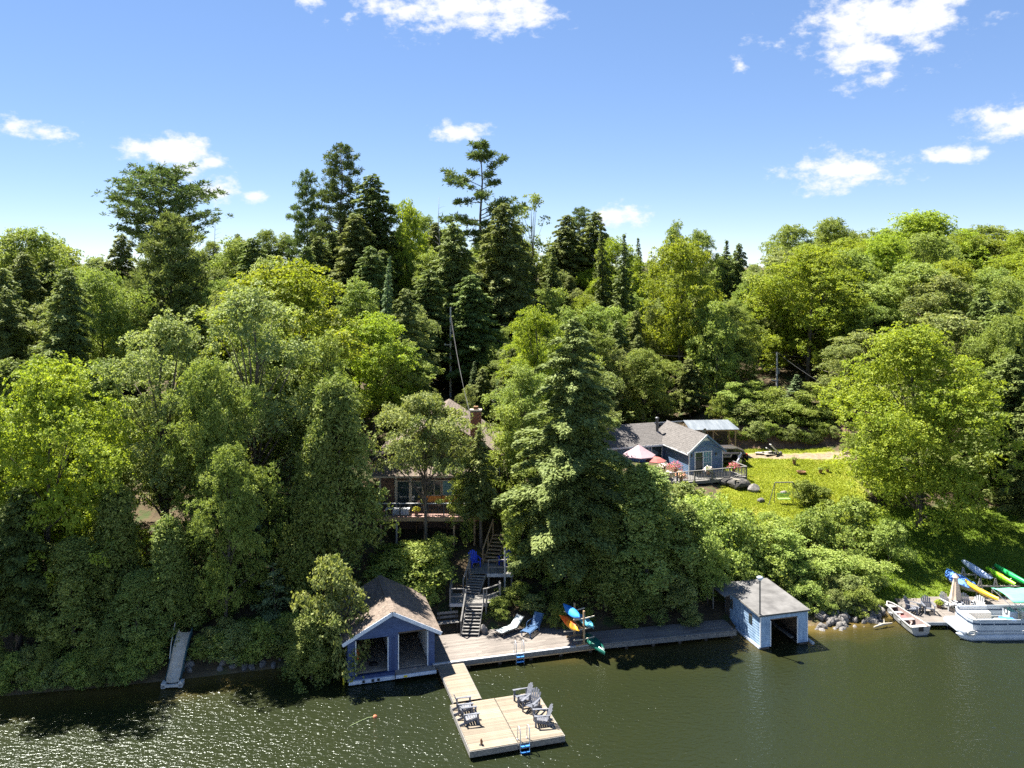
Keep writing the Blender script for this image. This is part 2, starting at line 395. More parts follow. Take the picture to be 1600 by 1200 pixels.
# ------------------------------------------------------------------ terrain
ST = [  # X, then (Y, z) from the shore inland
 (-160, [(40, 0), (46, 3), (70, 9), (100, 13), (150, 18), (240, 22)]),
 (-60, [(43, 0), (48, 2.5), (70, 8), (100, 12), (150, 17), (240, 21)]),
 (-28, [(46.2, 0), (49, 1.4), (60, 4.6), (80, 9), (110, 12), (150, 17), (240, 21)]),
 (-18, [(48.3, 0), (51, 1.3), (60, 4.2), (80, 8.5), (110, 12.5), (150, 18.5), (240, 22)]),
 (-9, [(50.8, 0), (55, 1.6), (61, 3.2), (66, 5.2), (80, 7.5), (110, 12), (150, 19), (240, 22)]),
 (-3, [(52.4, .0), (54, .9), (57, 2.0), (61, 3.2), (66, 5.2), (80, 7), (105, 10), (150, 19), (240, 22)]),
 (5, [(52.6, .0), (55, 1), (61, 3), (70, 4.2), (85, 5.6), (105, 9), (150, 18), (240, 21)]),
 (14, [(53.8, .0), (57, 1), (65, 2.8), (76, 3.9), (80, 4.4), (92, 4.9), (110, 8), (150, 16), (240, 20)]),
 (19, [(55.0, 0), (58, .8), (66, 2.2), (71, 3.2), (83, 4.5), (89, 4.8), (92, 6), (120, 9.5), (170, 16), (240, 19)]),
 (22, [(55.4, 0), (58, .8), (66, 2.2), (71, 3.2), (83, 4.5), (87.2, 4.7), (88.8, 6.4), (93, 7.2), (120, 10), (170, 17), (240, 19)]),
 (31, [(58.4, 0), (60, .5), (68, 2.3), (76, 3.6), (84, 4.5), (87.5, 4.8), (89.5, 6.6), (95, 8), (120, 11.5), (170, 18), (240, 20)]),
 (45, [(59.6, 0), (70, 2.6), (90, 6), (120, 13), (170, 19), (240, 21)]),
 (80, [(60, 0), (70, 3), (90, 7), (120, 14), (170, 20), (240, 22)]),
 (200, [(62, 0), (70, 3), (90, 8), (120, 14), (170, 20), (240, 22)]),
]
SX = np.array([s[0] for s in ST], float)
def _prof(pts, Y):
    ys = np.array([p[0] for p in pts], float); zs = np.array([p[1] for p in pts], float)
    z = np.interp(Y, ys, zs)
    under = Y < ys[0]
    z = np.where(under, np.maximum(-5.0, zs[0] + (Y - ys[0]) * .42), z)
    return z
def _h(n1, n2, seed):      # smooth lattice noise
    rs = np.random.RandomState(seed); T = rs.rand(64, 64)
    i, j = np.floor(n1).astype(int), np.floor(n2).astype(int); fu, fv = n1 - i, n2 - j
    fu, fv = fu * fu * (3 - 2 * fu), fv * fv * (3 - 2 * fv); i &= 63; j &= 63; i2, j2 = (i + 1) & 63, (j + 1) & 63
    return (T[i, j] * (1 - fu) + T[i2, j] * fu) * (1 - fv) + (T[i, j2] * (1 - fu) + T[i2, j2] * fu) * fv
def terr(X, Y):
    X, Y = np.atleast_1d(np.asarray(X, float)), np.atleast_1d(np.asarray(Y, float))
    Xc = np.clip(X, SX[0], SX[-1])
    allz = np.array([_prof(s[1], Y) for s in ST])
    k = np.clip(np.searchsorted(SX, Xc) - 1, 0, len(SX) - 2)
    t = (Xc - SX[k]) / (SX[k + 1] - SX[k]); ar = np.arange(len(X))
    z = allz[k, ar] * (1 - t) + allz[k + 1, ar] * t
    rough = np.clip((z - .25) * .5, 0, 1) * np.where(lawn(X, Y) > .3, .2, 1)
    z = z + rough * ((_h(X * .35, Y * .35, 3) - .5) * .7 + (_h(X * 1.1, Y * 1.1, 4) - .5) * .25)
    return z
def _poly(X, Y, poly, soft=.6):
    """soft inside mask of a polygon"""
    ins = np.zeros(len(X), bool); n = len(poly); dist = np.full(len(X), 1e9)
    for i in range(n):
        (x0, y0), (x1, y1) = poly[i], poly[(i + 1) % n]
        c = ((y0 > Y) != (y1 > Y)) & (X < (x1 - x0) * (Y - y0) / (y1 - y0 + 1e-12) + x0); ins ^= c
        dx, dy = x1 - x0, y1 - y0; t = np.clip(((X - x0) * dx + (Y - y0) * dy) / (dx * dx + dy * dy), 0, 1)
        dist = np.minimum(dist, np.hypot(X - x0 - t * dx, Y - y0 - t * dy))
    sd = np.where(ins, dist, -dist)
    return np.clip(sd / soft * .5 + .5, 0, 1)
LAWN1 = [(17.0, 68.5), (30.5, 68.0), (33.5, 84), (33, 87), (20.5, 87), (19.6, 78)]
LAWN2 = [(25.3, 57.8), (30.6, 58.2), (50, 59.3), (50, 72), (30.8, 72), (27.0, 66)]
DRIVE = [(18.2, 82.0), (23.5, 83.7), (36, 83.4), (36, 85.6), (24, 85.5), (18.2, 86)]
BANK = [(21.0, 86.9), (36, 87.2), (36, 91), (21.0, 91)]
def lawn(X, Y): return np.maximum(_poly(X, Y, LAWN1, 1.2), _poly(X, Y, LAWN2, 1.0))
def grid_axis(segs):
    a = [np.arange(lo, hi, st) for lo, hi, st in segs]; return np.concatenate(a + [np.array([segs[-1][1]])])
def ground_z(x, y): return float(terr(x, y)[0])

def grid_mesh(name, xs, ys, zf, m, attrs):
    GX, GY = np.meshgrid(xs, ys); X, Y = GX.ravel(), GY.ravel(); Z = zf(X, Y)
    nx, ny = len(xs), len(ys)
    i = np.arange((nx - 1) * (ny - 1)); r_, c_ = i // (nx - 1), i % (nx - 1); a = r_ * nx + c_
    q = np.stack([a, a + 1, a + nx + 1, a + nx], 1)
    me = bpy.data.meshes.new(name); me.vertices.add(len(X)); me.vertices.foreach_set('co', np.stack([X, Y, Z], 1).ravel().astype(np.float32))
    me.loops.add(q.size); me.loops.foreach_set('vertex_index', q.ravel().astype(np.int32))
    me.polygons.add(len(q)); me.polygons.foreach_set('loop_start', (np.arange(len(q)) * 4).astype(np.int32))
    me.update(calc_edges=True); me.polygons.foreach_set('use_smooth', np.ones(len(q), bool))
    for k, v in attrs(X, Y, Z).items():
        at = me.attributes.new(k, 'FLOAT', 'POINT'); at.data.foreach_set('value', v.astype(np.float32))
    me.materials.append(m); o = bpy.data.objects.new(name, me); COL.objects.link(o); return o

def ground_material():
    m = bpy.data.materials.new('ground'); m.use_nodes = True; n, l = m.node_tree.nodes, m.node_tree.links
    b = n['Principled BSDF']; b.inputs['Roughness'].default_value = .95; b.inputs['Specular IOR Level'].default_value = .15
    g = n.new('ShaderNodeNewGeometry')
    def noise(s, d=6):
        q = n.new('ShaderNodeTexNoise'); q.inputs['Scale'].default_value = s; q.inputs['Detail'].default_value = d; l.new(g.outputs['Position'], q.inputs['Vector']); return q.outputs[0]
    def ramp(src, *el):
        c = n.new('ShaderNodeValToRGB'); e = c.color_ramp.elements
        e[0].position, e[0].color = el[0][0], (*el[0][1], 1); e[1].position, e[1].color = el[-1][0], (*el[-1][1], 1)
        for p_, c_ in el[1:-1]: q = e.new(p_); q.color = (*c_, 1)
        l.new(src, c.inputs[0]); return c.outputs[0]
    def mix(f, a, b_):
        q = n.new('ShaderNodeMix'); q.data_type = 'RGBA'; l.new(f, q.inputs[0]); l.new(a, q.inputs[6]); l.new(b_, q.inputs[7]); return q.outputs[2]
    def attr(k):
        q = n.new('ShaderNodeAttribute'); q.attribute_name = k; return q.outputs['Fac']
    floor = ramp(noise(.9), (.35, (.055, .042, .026)), (.5, (.085, .062, .036)), (.62, (.045, .065, .020)), (.75, (.10, .075, .048)))
    grass = ramp(noise(.55, 9), (.3, (.165, .20, .022)), (.5, (.205, .232, .028)), (.62, (.235, .235, .034)), (.78, (.25, .205, .06)))
    grav = ramp(noise(3.0), (.35, (.15, .115, .072)), (.65, (.24, .19, .13)))
    bank = ramp(noise(1.4), (.35, (.10, .062, .042)), (.65, (.20, .125, .085)))
    bed = ramp(noise(1.2), (.35, (.14, .10, .05)), (.65, (.24, .18, .10)))
    def rough(f):
        a = n.new('ShaderNodeMath'); a.operation = 'ADD'; l.new(f, a.inputs[0])
        s = n.new('ShaderNodeMath'); s.operation = 'MULTIPLY_ADD'; l.new(noise(1.6), s.inputs[0]); s.inputs[1].default_value = .9; s.inputs[2].default_value = -.45
        l.new(s.outputs[0], a.inputs[1])
        r_ = n.new('ShaderNodeMapRange'); l.new(a.outputs[0], r_.inputs[0]); r_.inputs[1].default_value = .35; r_.inputs[2].default_value = .65; return r_.outputs[0]
    lawn_shade = ramp(noise(.6, 9), (.3, (.075, .125, .018)), (.7, (.15, .20, .024)))  # shade over the lower lawn, put into the ground colour
    grass = mix(attr('lawn_shade'), grass, lawn_shade)
    c = mix(rough(attr('lawn')), floor, grass)
    c = mix(rough(attr('drive')), c, grav); c = mix(rough(attr('bank')), c, bank); c = mix(attr('bed'), c, bed)
    l.new(c, b.inputs['Base Color'])
    bp = n.new('ShaderNodeBump'); bp.inputs['Strength'].default_value = .8; bp.inputs['Distance'].default_value = .12
    l.new(noise(7, 8), bp.inputs['Height']); l.new(bp.outputs[0], b.inputs['Normal'])
    return m
def gattr(X, Y, Z):
    return {'lawn': lawn(X, Y), 'lawn_shade': _poly(X, Y, LAWN2, 1.0), 'drive': _poly(X, Y, DRIVE, 1.0), 'bank': _poly(X, Y, BANK, .8), 'bed': np.clip(.5 - Z * 2.0, 0, 1)}
gx = grid_axis([(-2500, -300, 200), (-300, -70, 12), (-70, -32, 2), (-32, 52, .5), (52, 110, 3), (110, 300, 15), (300, 2500, 200)])
gy = grid_axis([(-2500, -200, 200), (-200, 40, 15), (40, 96, .5), (96, 180, 3), (180, 400, 20), (400, 3000, 200)])
tag(grid_mesh('ground', gx, gy, terr, ground_material(), gattr), kind='structure')

def water_material():
    m = bpy.data.materials.new('lake_water'); m.use_nodes = True; n, l = m.node_tree.nodes, m.node_tree.links
    n.remove(n['Principled BSDF']); out = n['Material Output']
    g = n.new('ShaderNodeNewGeometry')
    def noise(s, d=4, st=(1, 1, 1), rough=.55):
        mp = n.new('ShaderNodeMapping'); mp.inputs['Scale'].default_value = st; mp.inputs['Rotation'].default_value = (0, 0, .25); l.new(g.outputs['Position'], mp.inputs[0])
        q = n.new('ShaderNodeTexNoise'); q.inputs['Scale'].default_value = s; q.inputs['Detail'].default_value = d; q.inputs['Roughness'].default_value = rough
        l.new(mp.outputs[0], q.inputs['Vector']); return q.outputs[0]
    at = n.new('ShaderNodeAttribute'); at.attribute_name = 'depth'
    cr = n.new('ShaderNodeValToRGB'); e = cr.color_ramp.elements
    e[0].position, e[0].color = 0.0, (.095, .066, .018, 1); e[1].position, e[1].color = 1.0, (.0128, .0165, .0062, 1)
    q = e.new(.25); q.color = (.040, .031, .008, 1); q = e.new(.55); q.color = (.0165, .0190, .0064, 1)
    ad = n.new('ShaderNodeMath'); ad.operation = 'MULTIPLY_ADD'; l.new(noise(.35, 5), ad.inputs[0]); ad.inputs[1].default_value = .5; ad.inputs[2].default_value = -.25
    a2 = n.new('ShaderNodeMath'); a2.operation = 'ADD'; l.new(at.outputs['Fac'], a2.inputs[0]); l.new(ad.outputs[0], a2.inputs[1])
    l.new(a2.outputs[0], cr.inputs[0])
    df = n.new('ShaderNodeBsdfDiffuse'); l.new(cr.outputs[0], df.inputs['Color'])
    gl = n.new('ShaderNodeBsdfGlossy'); gl.inputs['Roughness'].default_value = .17; gl.inputs['Color'].default_value = (.84, .90, .86, 1)
    h = n.new('ShaderNodeMath'); h.operation = 'MULTIPLY_ADD'; l.new(noise(3.6, 2.5, (1, 1.7, 1), .5), h.inputs[0]); h.inputs[1].default_value = .55; h.inputs[2].default_value = 0
    h2 = n.new('ShaderNodeMath'); h2.operation = 'MULTIPLY_ADD'; l.new(noise(2.4, 3, (1, 1.7, 1)), h2.inputs[0]); h2.inputs[1].default_value = 1.0; l.new(h.outputs[0], h2.inputs[2])
    bp = n.new('ShaderNodeBump'); bp.inputs['Strength'].default_value = 1.0; bp.inputs['Distance'].default_value = .082
    pt = n.new('ShaderNodeMapRange'); l.new(noise(.10, 3, (1, 2.2, 1)), pt.inputs[0]); pt.inputs[1].default_value = .38; pt.inputs[2].default_value = .62; pt.inputs[3].default_value = .9; pt.inputs[4].default_value = 1.1
    h3 = n.new('ShaderNodeMath'); h3.operation = 'MULTIPLY'; l.new(h2.outputs[0], h3.inputs[0]); l.new(pt.outputs[0], h3.inputs[1])
    l.new(h3.outputs[0], bp.inputs['Height']); l.new(bp.outputs[0], gl.inputs['Normal'])
    fr = n.new('ShaderNodeFresnel'); fr.inputs['IOR'].default_value = 1.33; l.new(bp.outputs[0], fr.inputs['Normal'])
    ms = n.new('ShaderNodeMixShader'); l.new(fr.outputs[0], ms.inputs[0]); l.new(df.outputs[0], ms.inputs[1]); l.new(gl.outputs[0], ms.inputs[2])
    l.new(ms.outputs[0], out.inputs[0]); return m
wx = grid_axis([(-2500, -300, 200), (-300, -60, 12), (-60, 60, .6), (60, 300, 12), (300, 2500, 200)])
wy = grid_axis([(-2500, -200, 200), (-200, 30, 10), (30, 66, .4), (66, 70, 4)])
tag(grid_mesh('lake_water', wx, wy, lambda X, Y: np.zeros_like(X), water_material(), lambda X, Y, Z: {'depth': np.clip(-terr(X, Y) / 2.2, 0, 1)}), kind='structure')

# ------------------------------------------------------------------ foliage meshes
def quads_mesh(name, c, t, b, var, m):
    """rhombic leaves: centres c, half long axes t, half short axes b"""
    N = len(c); V = np.empty((N, 4, 3), np.float32)
    V[:, 0] = c - t; V[:, 1] = c + b; V[:, 2] = c + t; V[:, 3] = c - b
    me = bpy.data.meshes.new(name); me.vertices.add(N * 4); me.vertices.foreach_set('co', V.ravel())
    me.loops.add(N * 4); me.loops.foreach_set('vertex_index', np.arange(N * 4, dtype=np.int32))
    me.polygons.add(N); me.polygons.foreach_set('loop_start', (np.arange(N) * 4).astype(np.int32))
    me.update(calc_edges=True)
    at = me.attributes.new('var', 'FLOAT', 'POINT'); at.data.foreach_set('value', np.repeat(var, 4).astype(np.float32))
    me.materials.append(MATS[m]); return me
def unit(a): return a / (np.linalg.norm(a, axis=1, keepdims=True) + 1e-9)
def leaf_frame(rs, nrm, size, aspect, hang=0.0):
    N = len(nrm); r_ = rs.normal(size=(N, 3)); t = r_ - nrm * np.sum(r_ * nrm, 1, keepdims=True)
    t = unit(t) + np.array([0, 0, -hang]); t = unit(t); b = unit(np.cross(nrm, t))
    return t * (size[:, None] / 2), b * (size[:, None] * aspect / 2)

def clump_crown(name, m, seed, clumps, per, leaf, flat=.65, up=.45, jit=.8, hang=.2, aspect=.62, shell=.45):
    """clumps (x,y,z,r) made of flat leaf sprays: light falls on each spray, shade gathers between them"""
    rs = np.random.RandomState(seed); C = np.array([k[:3] for k in clumps]); Rr = np.array([k[3] for k in clumps])
    ns = np.maximum(3, (per / 20.0 * (Rr / Rr.mean()) ** 2)).astype(int); ci = np.repeat(np.arange(len(C)), ns); S = len(ci)
    d = unit(rs.normal(size=(S, 3)) + np.array([0, 0, .25])); rad = Rr[ci] * (shell + (1 - shell) * rs.rand(S) ** .6) * (1 + .16 * rs.normal(size=S))
    sc = d * rad[:, None]; sc[:, 2] *= flat; sc += C[ci]
    outw = unit(sc - C.mean(0)); sn = unit(d * .45 + outw * .25 + np.array([0, 0, up + .35]) + .35 * rs.normal(size=(S, 3)))
    sr = leaf * rs.uniform(1.1, 2.3, S); li = np.repeat(np.arange(S), 20); N = len(li)
    a1 = unit(np.cross(sn, rs.normal(size=(S, 3)))); a2 = np.cross(sn, a1); th = rs.rand(N) * 6.283; q = np.sqrt(rs.rand(N)) * sr[li]
    c = sc[li] + a1[li] * (q * np.cos(th))[:, None] + a2[li] * (q * np.sin(th))[:, None] + sn[li] * (rs.normal(size=N) * leaf * .30)[:, None]
    nrm = unit(sn[li] + jit * .85 * rs.normal(size=(N, 3)))
    size = leaf * rs.uniform(.6, 1.2, N); t, b = leaf_frame(rs, nrm, size, aspect, hang)
    var = np.clip(rs.rand(len(C))[ci][li] * .45 + .3 * rs.rand(S)[li] + .25 * rs.rand(N), 0, 1)
    return quads_mesh(name, c, t, b, var, m)

def crown_points(rs, H, base, Rw, n, prof, lobes=.16, inner=.25):
    """clump centres through a crown whose half width over its height is prof(t)*Rw; with bays, and shoots that stick out"""
    ph = rs.rand(4) * 6.28; out = []; bays = [(rs.rand(), rs.rand() * 6.283, rs.uniform(.07, .14), rs.uniform(.35, .7)) for _ in range(9)]
    while len(out) < n:
        t = rs.rand() ** .9; th = rs.rand() * 2 * math.pi
        if any(((t - bt) / br) ** 2 + (math.remainder(th - bth, 6.2832) / bw) ** 2 < 1 for bt, bth, br, bw in bays) and rs.rand() < .85: continue
        r0 = prof(t) * (1 + lobes * math.sin(3 * th + ph[0] + t * 3) + lobes * .7 * math.sin(5 * th + ph[1]) + lobes * .8 * math.sin(7 * t * 2 + ph[2] + th))
        u = rs.rand(); f = rs.uniform(.78, 1.0) if u > inner else math.sqrt(rs.rand()) * .75
        if u > .93: f = rs.uniform(1.0, 1.22)
        out.append((r0 * f * Rw * math.cos(th), r0 * f * Rw * math.sin(th), base + (H - base) * t * (1.03 if u > .96 else 1)))
    return out
def trunk_mesh(name, m, H, r0, limbs, bend=.02, seed=0):
    rs = random.Random(seed); mb = MB(); pts = []; k = 7
    for i in range(k):
        t = i / (k - 1); pts.append((rs.uniform(-bend, bend) * H * t, rs.uniform(-bend, bend) * H * t, H * t - (.6 if i == 0 else 0)))
    mb.tube(pts, [r0 * (1.25 if i == 0 else 1 - .86 * (i / (k - 1))) for i in range(k)], 8)
    for (x, y, z), z0 in limbs:
        t = z0 / H; i = min(int(t * (k - 1)), k - 2); f = t * (k - 1) - i
        s = Vector(pts[i]).lerp(Vector(pts[i + 1]), f); s.z = z0
        e = Vector((x, y, z)); mid = s.lerp(e, .5) + Vector((0, 0, .06 * (e - s).length))
        r1 = r0 * (1 - .8 * t) * .5
        mb.tube([s, mid, e], [r1, r1 * .6, r1 * .2], 5)
    return mb.mesh(name, m, smooth=True)

PROTO = {}
def broadleaf(key, m, seed, H, base, Rw, n, per, cr, leaf, prof, bark='bark', flat=.65, up=.45, lobes=.16, hang=.2, r0=.24, inner=.25, limbs=14, aspect=.62):
    rs = np.random.RandomState(seed); pts = crown_points(rs, H - cr * .4, base, Rw - cr * .6, n, prof, lobes, inner)
    cl = [(*p, cr * (rs.uniform(.5, 1.5) if math.hypot(p[0], p[1]) < .9 * Rw else rs.uniform(.4, .8))) for p in pts]
    lm = [(p, max(base * .6, p[2] * rs.uniform(.45, .75))) for p in pts[:limbs]]
    PROTO[key] = dict(H=H, W=2 * Rw, crown=clump_crown('crown', m, seed, cl, per, leaf, flat, up, hang=hang, aspect=aspect),
                      trunk=trunk_mesh('trunk', bark, H * .86, r0, lm, seed=seed))
P_round = lambda t: max(.12, math.sin(math.pi * min(1, (t * .86 + .12))) ** .65)
P_dome = lambda t: max(.18, (1 - (max(0, t - .30) / .74) ** 2.6)) * (.72 + .28 * min(1, t / .30))
P_oval = lambda t: max(.12, math.sin(math.pi * (t * .88 + .08)) ** .8)
P_cone = lambda t: max(.05, (1 - t) ** .75) * min(1, .75 + t * 2.5)
P_col = lambda t: max(.08, (1 - t ** 2.4)) * min(1, .7 + t * 2)
broadleaf('maple_a', 'leaf_bright', 11, 16, 1.6, 6.6, 185, 400, 1.3, .215, P_dome, lobes=.24)
broadleaf('maple_b', 'leaf_green', 12, 16, 3.0, 5.6, 125, 430, 1.25, .215, P_round, lobes=.24)
broadleaf('maple_c', 'leaf_bright', 13, 15, 3.5, 4.8, 95, 430, 1.2, .215, P_round, lobes=.30)
broadleaf('airy_a', 'leaf_olive', 21, 15, 3.8, 4.2, 90, 330, 1.05, .20, P_oval, lobes=.34, flat=.6, r0=.27, inner=.35, limbs=34)
broadleaf('airy_b', 'leaf_green', 22, 14, 3.0, 3.6, 82, 330, 1.0, .20, P_oval, lobes=.34, r0=.23, inner=.35, limbs=30)
broadleaf('sapling', 'leaf_shrub', 23, 7, .8, 2.3, 80, 190, .62, .18, P_oval, lobes=.25, r0=.08, inner=.3, limbs=8)
broadleaf('open_tree', 'leaf_olive', 24, 10, 5.4, 4.8, 105, 230, .85, .19, P_dome, lobes=.3, r0=.17, inner=.35, limbs=30, flat=.45)
broadleaf('wispy', 'leaf_green', 25, 15, 6.5, 3.0, 46, 110, .85, .24, P_round, lobes=.3, r0=.13, inner=.3, limbs=40, flat=.6)
broadleaf('cedar_a', 'leaf_cedar', 31, 9, .5, 2.1, 170, 180, .55, .19, P_cone, lobes=.20, flat=1.25, up=.1, hang=-.5, r0=.13, inner=.15, limbs=4, aspect=.5)
broadleaf('cedar_b', 'leaf_cedar', 32, 10, 1.8, 2.2, 180, 180, .58, .19, P_col, lobes=.24, flat=1.2, up=.1, hang=-.4, r0=.15, inner=.15, limbs=4, aspect=.5)
broadleaf('bush_a', 'leaf_shrub', 41, 3.0, .2, 1.9, 46, 200, .55, .15, P_dome, lobes=.25, r0=.04, limbs=10)
broadleaf('bush_b', 'leaf_green', 42, 2.6, .1, 2.0, 46, 200, .52, .15, P_dome, lobes=.25, r0=.04, limbs=10)
broadleaf('bush_c', 'leaf_olive', 43, 3.4, .3, 1.7, 46, 200, .52, .15, P_oval, lobes=.3, r0=.04, limbs=10)

def conifer(key, m, seed, H, base, Rw, nb, droop, rise, spray, dens, power=.8, bark='bark', r0=.2, ragged=.3, minr=.06):
    """branches in loose whorls, each a drooping flat fan of needle sprays"""
    rs = np.random.RandomState(seed); Cs, Ts, Bs, Vs = [], [], [], []; mb_limbs = []
    for k in range(nb):
        t = (k + rs.rand()) / nb; z0 = base + (H - base) * t
        L = Rw * max(minr, (1 - t) ** power) * rs.uniform(1 - ragged, 1.08) * min(1, .6 + t * 3)
        th = k * 2.399 + rs.uniform(-.4, .4); d = np.array([math.cos(th), math.sin(th), 0]); side = np.array([-d[1], d[0], 0])
        n = max(10, int(dens * L * (L * .45 + .5))); s = rs.rand(n) ** .72
        half = (.34 * L + .16) * np.minimum(1, (1.06 - s) * 1.5) * np.minimum(1, .35 + s * 1.6); q = rs.uniform(-1, 1, n) * half
        zz = z0 + rise * L * s - droop * L * s ** 2 - np.abs(q) * .22 + rs.normal(size=n) * .06 * (1 + .25 * L)
        c = d[None] * (L * s)[:, None] + side[None] * q[:, None]; c[:, 2] = zz
        dirv = unit(d[None] * (.7 + .3 * s)[:, None] + side[None] * (q / (half + .05))[:, None] * .9 + np.array([0, 0, -.25]) + rs.normal(size=(n, 3)) * .3)
        nr = unit(np.array([0, 0, 1.0]) + rs.normal(size=(n, 3)) * .45 + d * .25); b = unit(np.cross(nr, dirv))
        sz = spray * rs.uniform(.6, 1.25, n)
        Cs.append(c); Ts.append(dirv * (sz / 2)[:, None]); Bs.append(b * (sz * .20)[:, None])
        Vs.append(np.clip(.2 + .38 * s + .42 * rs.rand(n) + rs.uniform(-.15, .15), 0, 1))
        if k % 4 == 0: mb_limbs.append(((d[0] * L * .8, d[1] * L * .8, z0 + rise * L * .8 - droop * L * .64), z0))
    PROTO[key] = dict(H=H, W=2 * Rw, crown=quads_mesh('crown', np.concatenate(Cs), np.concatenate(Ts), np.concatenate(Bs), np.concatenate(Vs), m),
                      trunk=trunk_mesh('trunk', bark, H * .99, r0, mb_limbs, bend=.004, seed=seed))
conifer('hemlock_a', 'needle_hemlock', 51, 18, 1.6, 4.8, 135, .44, .20, .27, 175, power=.52, r0=.26, ragged=.5)
conifer('hemlock_b', 'needle_hemlock', 52, 16, 2.0, 3.9, 150, .40, .20, .34, 90, power=.42, r0=.22, ragged=.4)
conifer('hemlock_c', 'needle_dark', 53, 17, 2.5, 3.8, 150, .34, .16, .36, 84, power=.42, r0=.22, ragged=.45)
conifer('spruce_a', 'needle_dark', 54, 14, .8, 2.7, 130, .30, .10, .36, 66, power=.8, r0=.16)
conifer('spruce_b', 'needle_blue', 55, 12, .8, 2.3, 110, .22, .14, .34, 70, power=.95, r0=.14)
conifer('young_hemlock', 'needle_hemlock', 56, 8, 2.4, 2.0, 70, .45, .20, .34, 66, power=.7, r0=.12, ragged=.4)
conifer('layered', 'needle_blue', 57, 6, 1.2, 2.2, 20, .12, .08, .30, 60, power=.55, r0=.07, ragged=.3)

def pine(key, seed, H, branches, r0, tuft, per, leaf, m='needle_pine', spreadz=.55):
    """white pine: bare lower trunk, long limbs, needle tufts on their outer parts; branches (z, azimuth deg, length, rise)"""
    rs = np.random.RandomState(seed); Cs, Ts, Bs, Vs, lm = [], [], [], [], []
    for z0, azd, L, rise in branches:
        d = np.array([math.cos(R(azd)), math.sin(R(azd)), 0]); side = np.array([-d[1], d[0], 0])
        lm.append(((d[0] * L, d[1] * L, z0 + rise * L), z0))
        nt = max(5, int(L * 4.6))
        for j in range(nt):
            s = rs.uniform(.30, 1.04); q = rs.normal() * (.08 + .17 * s) * L
            ctr = d * (L * s) + side * q + np.array([0, 0, z0 + rise * L * s ** 1.15 + rs.normal() * .12 + .12])
            n = int(per * rs.uniform(.7, 1.3)); v = unit(rs.normal(size=(n, 3)) * np.array([1, 1, .75]) + np.array([0, 0, spreadz]) + d * .35)
            rr = tuft * rs.uniform(.7, 1.2); c = ctr + v * (rr * rs.uniform(.25, 1.0, n))[:, None]
            sz = leaf * rs.uniform(.7, 1.2, n); nr = unit(rs.normal(size=(n, 3))); b = unit(np.cross(v, nr))
            Cs.append(c); Ts.append(v * (sz / 2)[:, None]); Bs.append(b * (sz * .13)[:, None]); Vs.append(np.full(n, rs.rand() * .6) + .4 * rs.rand(n))
    PROTO[key] = dict(H=H, W=2 * max(b[2] for b in branches), crown=quads_mesh('crown', np.concatenate(Cs), np.concatenate(Ts), np.concatenate(Bs), np.concatenate(Vs), m),
                      trunk=trunk_mesh('trunk', 'bark', H * .97, r0, lm, bend=.008, seed=seed))
r3 = random.Random(3)
pine('pine_umbrella', 61, 26, [(r3.uniform(12.5, 24.6), r3.uniform(0, 360), 0, 0) for _ in range(0)] +
     [(z, a, L * r3.uniform(.7, 1.15), r3.uniform(.32, .62)) for z, a, L in [(12 + 12.6 * (i / 54.0), i * 137.5, 6.6 * math.sin(math.pi * min(1, (.18 + .80 * (1 - i / 54.0)))) ** .6 * (.45 + .55 * (1 - (i / 54.0)))+1.0) for i in range(54)]],
     .36, .56, 26, .50)
pine('pine_ragged', 62, 26, [(z, a, L, r3.uniform(.0, .30)) for z, a, L in [(13 + 12.6 * (i / 46.0), i * 137.5 + r3.uniform(-25, 25), (4.6 * (1 - i / 46.0) ** .75 + .9) * r3.uniform(.55, 1.15)) for i in range(46)]],
     .30, .58, 36, .44)
# the sparse pine: a few heavy arms, as in the photograph
pine('pine_sparse', 63, 27, [(24.2, a, 1.5, .7) for a in range(0, 360, 60)] + [(25.6, a, .9, .9) for a in range(20, 360, 90)] + [(22.8, 10, 2.6, .75), (22.5, 175, 1.7, .3), (22.0, 60, 1.6, .4),
     (21.2, 172, 4.3, .42), (20.6, 195, 3.6, .30), (20.9, 0, 1.8, .35), (20.0, 100, 1.8, .2), (19.2, 188, 2.6, -.05), (19.4, 270, 1.8, .2), (18.2, -4, 3.6, .38), (17.2, 6, 4.6, .30), (16.8, -15, 3.6, .22), (17.6, 20, 3.0, .42),
     (17.0, 185, 4.2, -.02), (16.4, 150, 2.0, .05), (15.2, 182, 3.8, -.1), (15.5, 20, 2.2, .1), (14.4, 90, 1.8, .1), (14.0, 250, 2.0, .1), (16.0, 300, 1.8, .2), (15.2, 330, 1.7, .2), (15.0, 230, 1.6, .1)], .30, .62, 44, .46)
pine('pine_soft', 64, 20, [(z, a, L, r3.uniform(.25, .5)) for z, a, L in [(4 + 15.4 * (i / 80.0), i * 137.5 + r3.uniform(-20, 20), (4.6 * (1 - (i / 80.0) ** 1.6) ** .8 + .7) * r3.uniform(.75, 1.1)) for i in range(80)]],
     .26, .60, 30, .50, m='needle_hemlock')

def bare(key, seed, H, n, m='bark_pale'):
    rs = random.Random(seed); lm = []
    for i in range(n):
        z = H * rs.uniform(.35, .95); a = rs.uniform(0, 6.28); L = rs.uniform(.6, 2.0) * (1.3 - z / H)
        lm.append(((L * math.cos(a), L * math.sin(a), z + L * rs.uniform(.2, .9)), z))
    PROTO[key] = dict(H=H, W=3.0, crown=None, trunk=trunk_mesh('trunk', m, H, .10, lm, bend=.02, seed=seed))
bare('snag', 71, 13, 24)

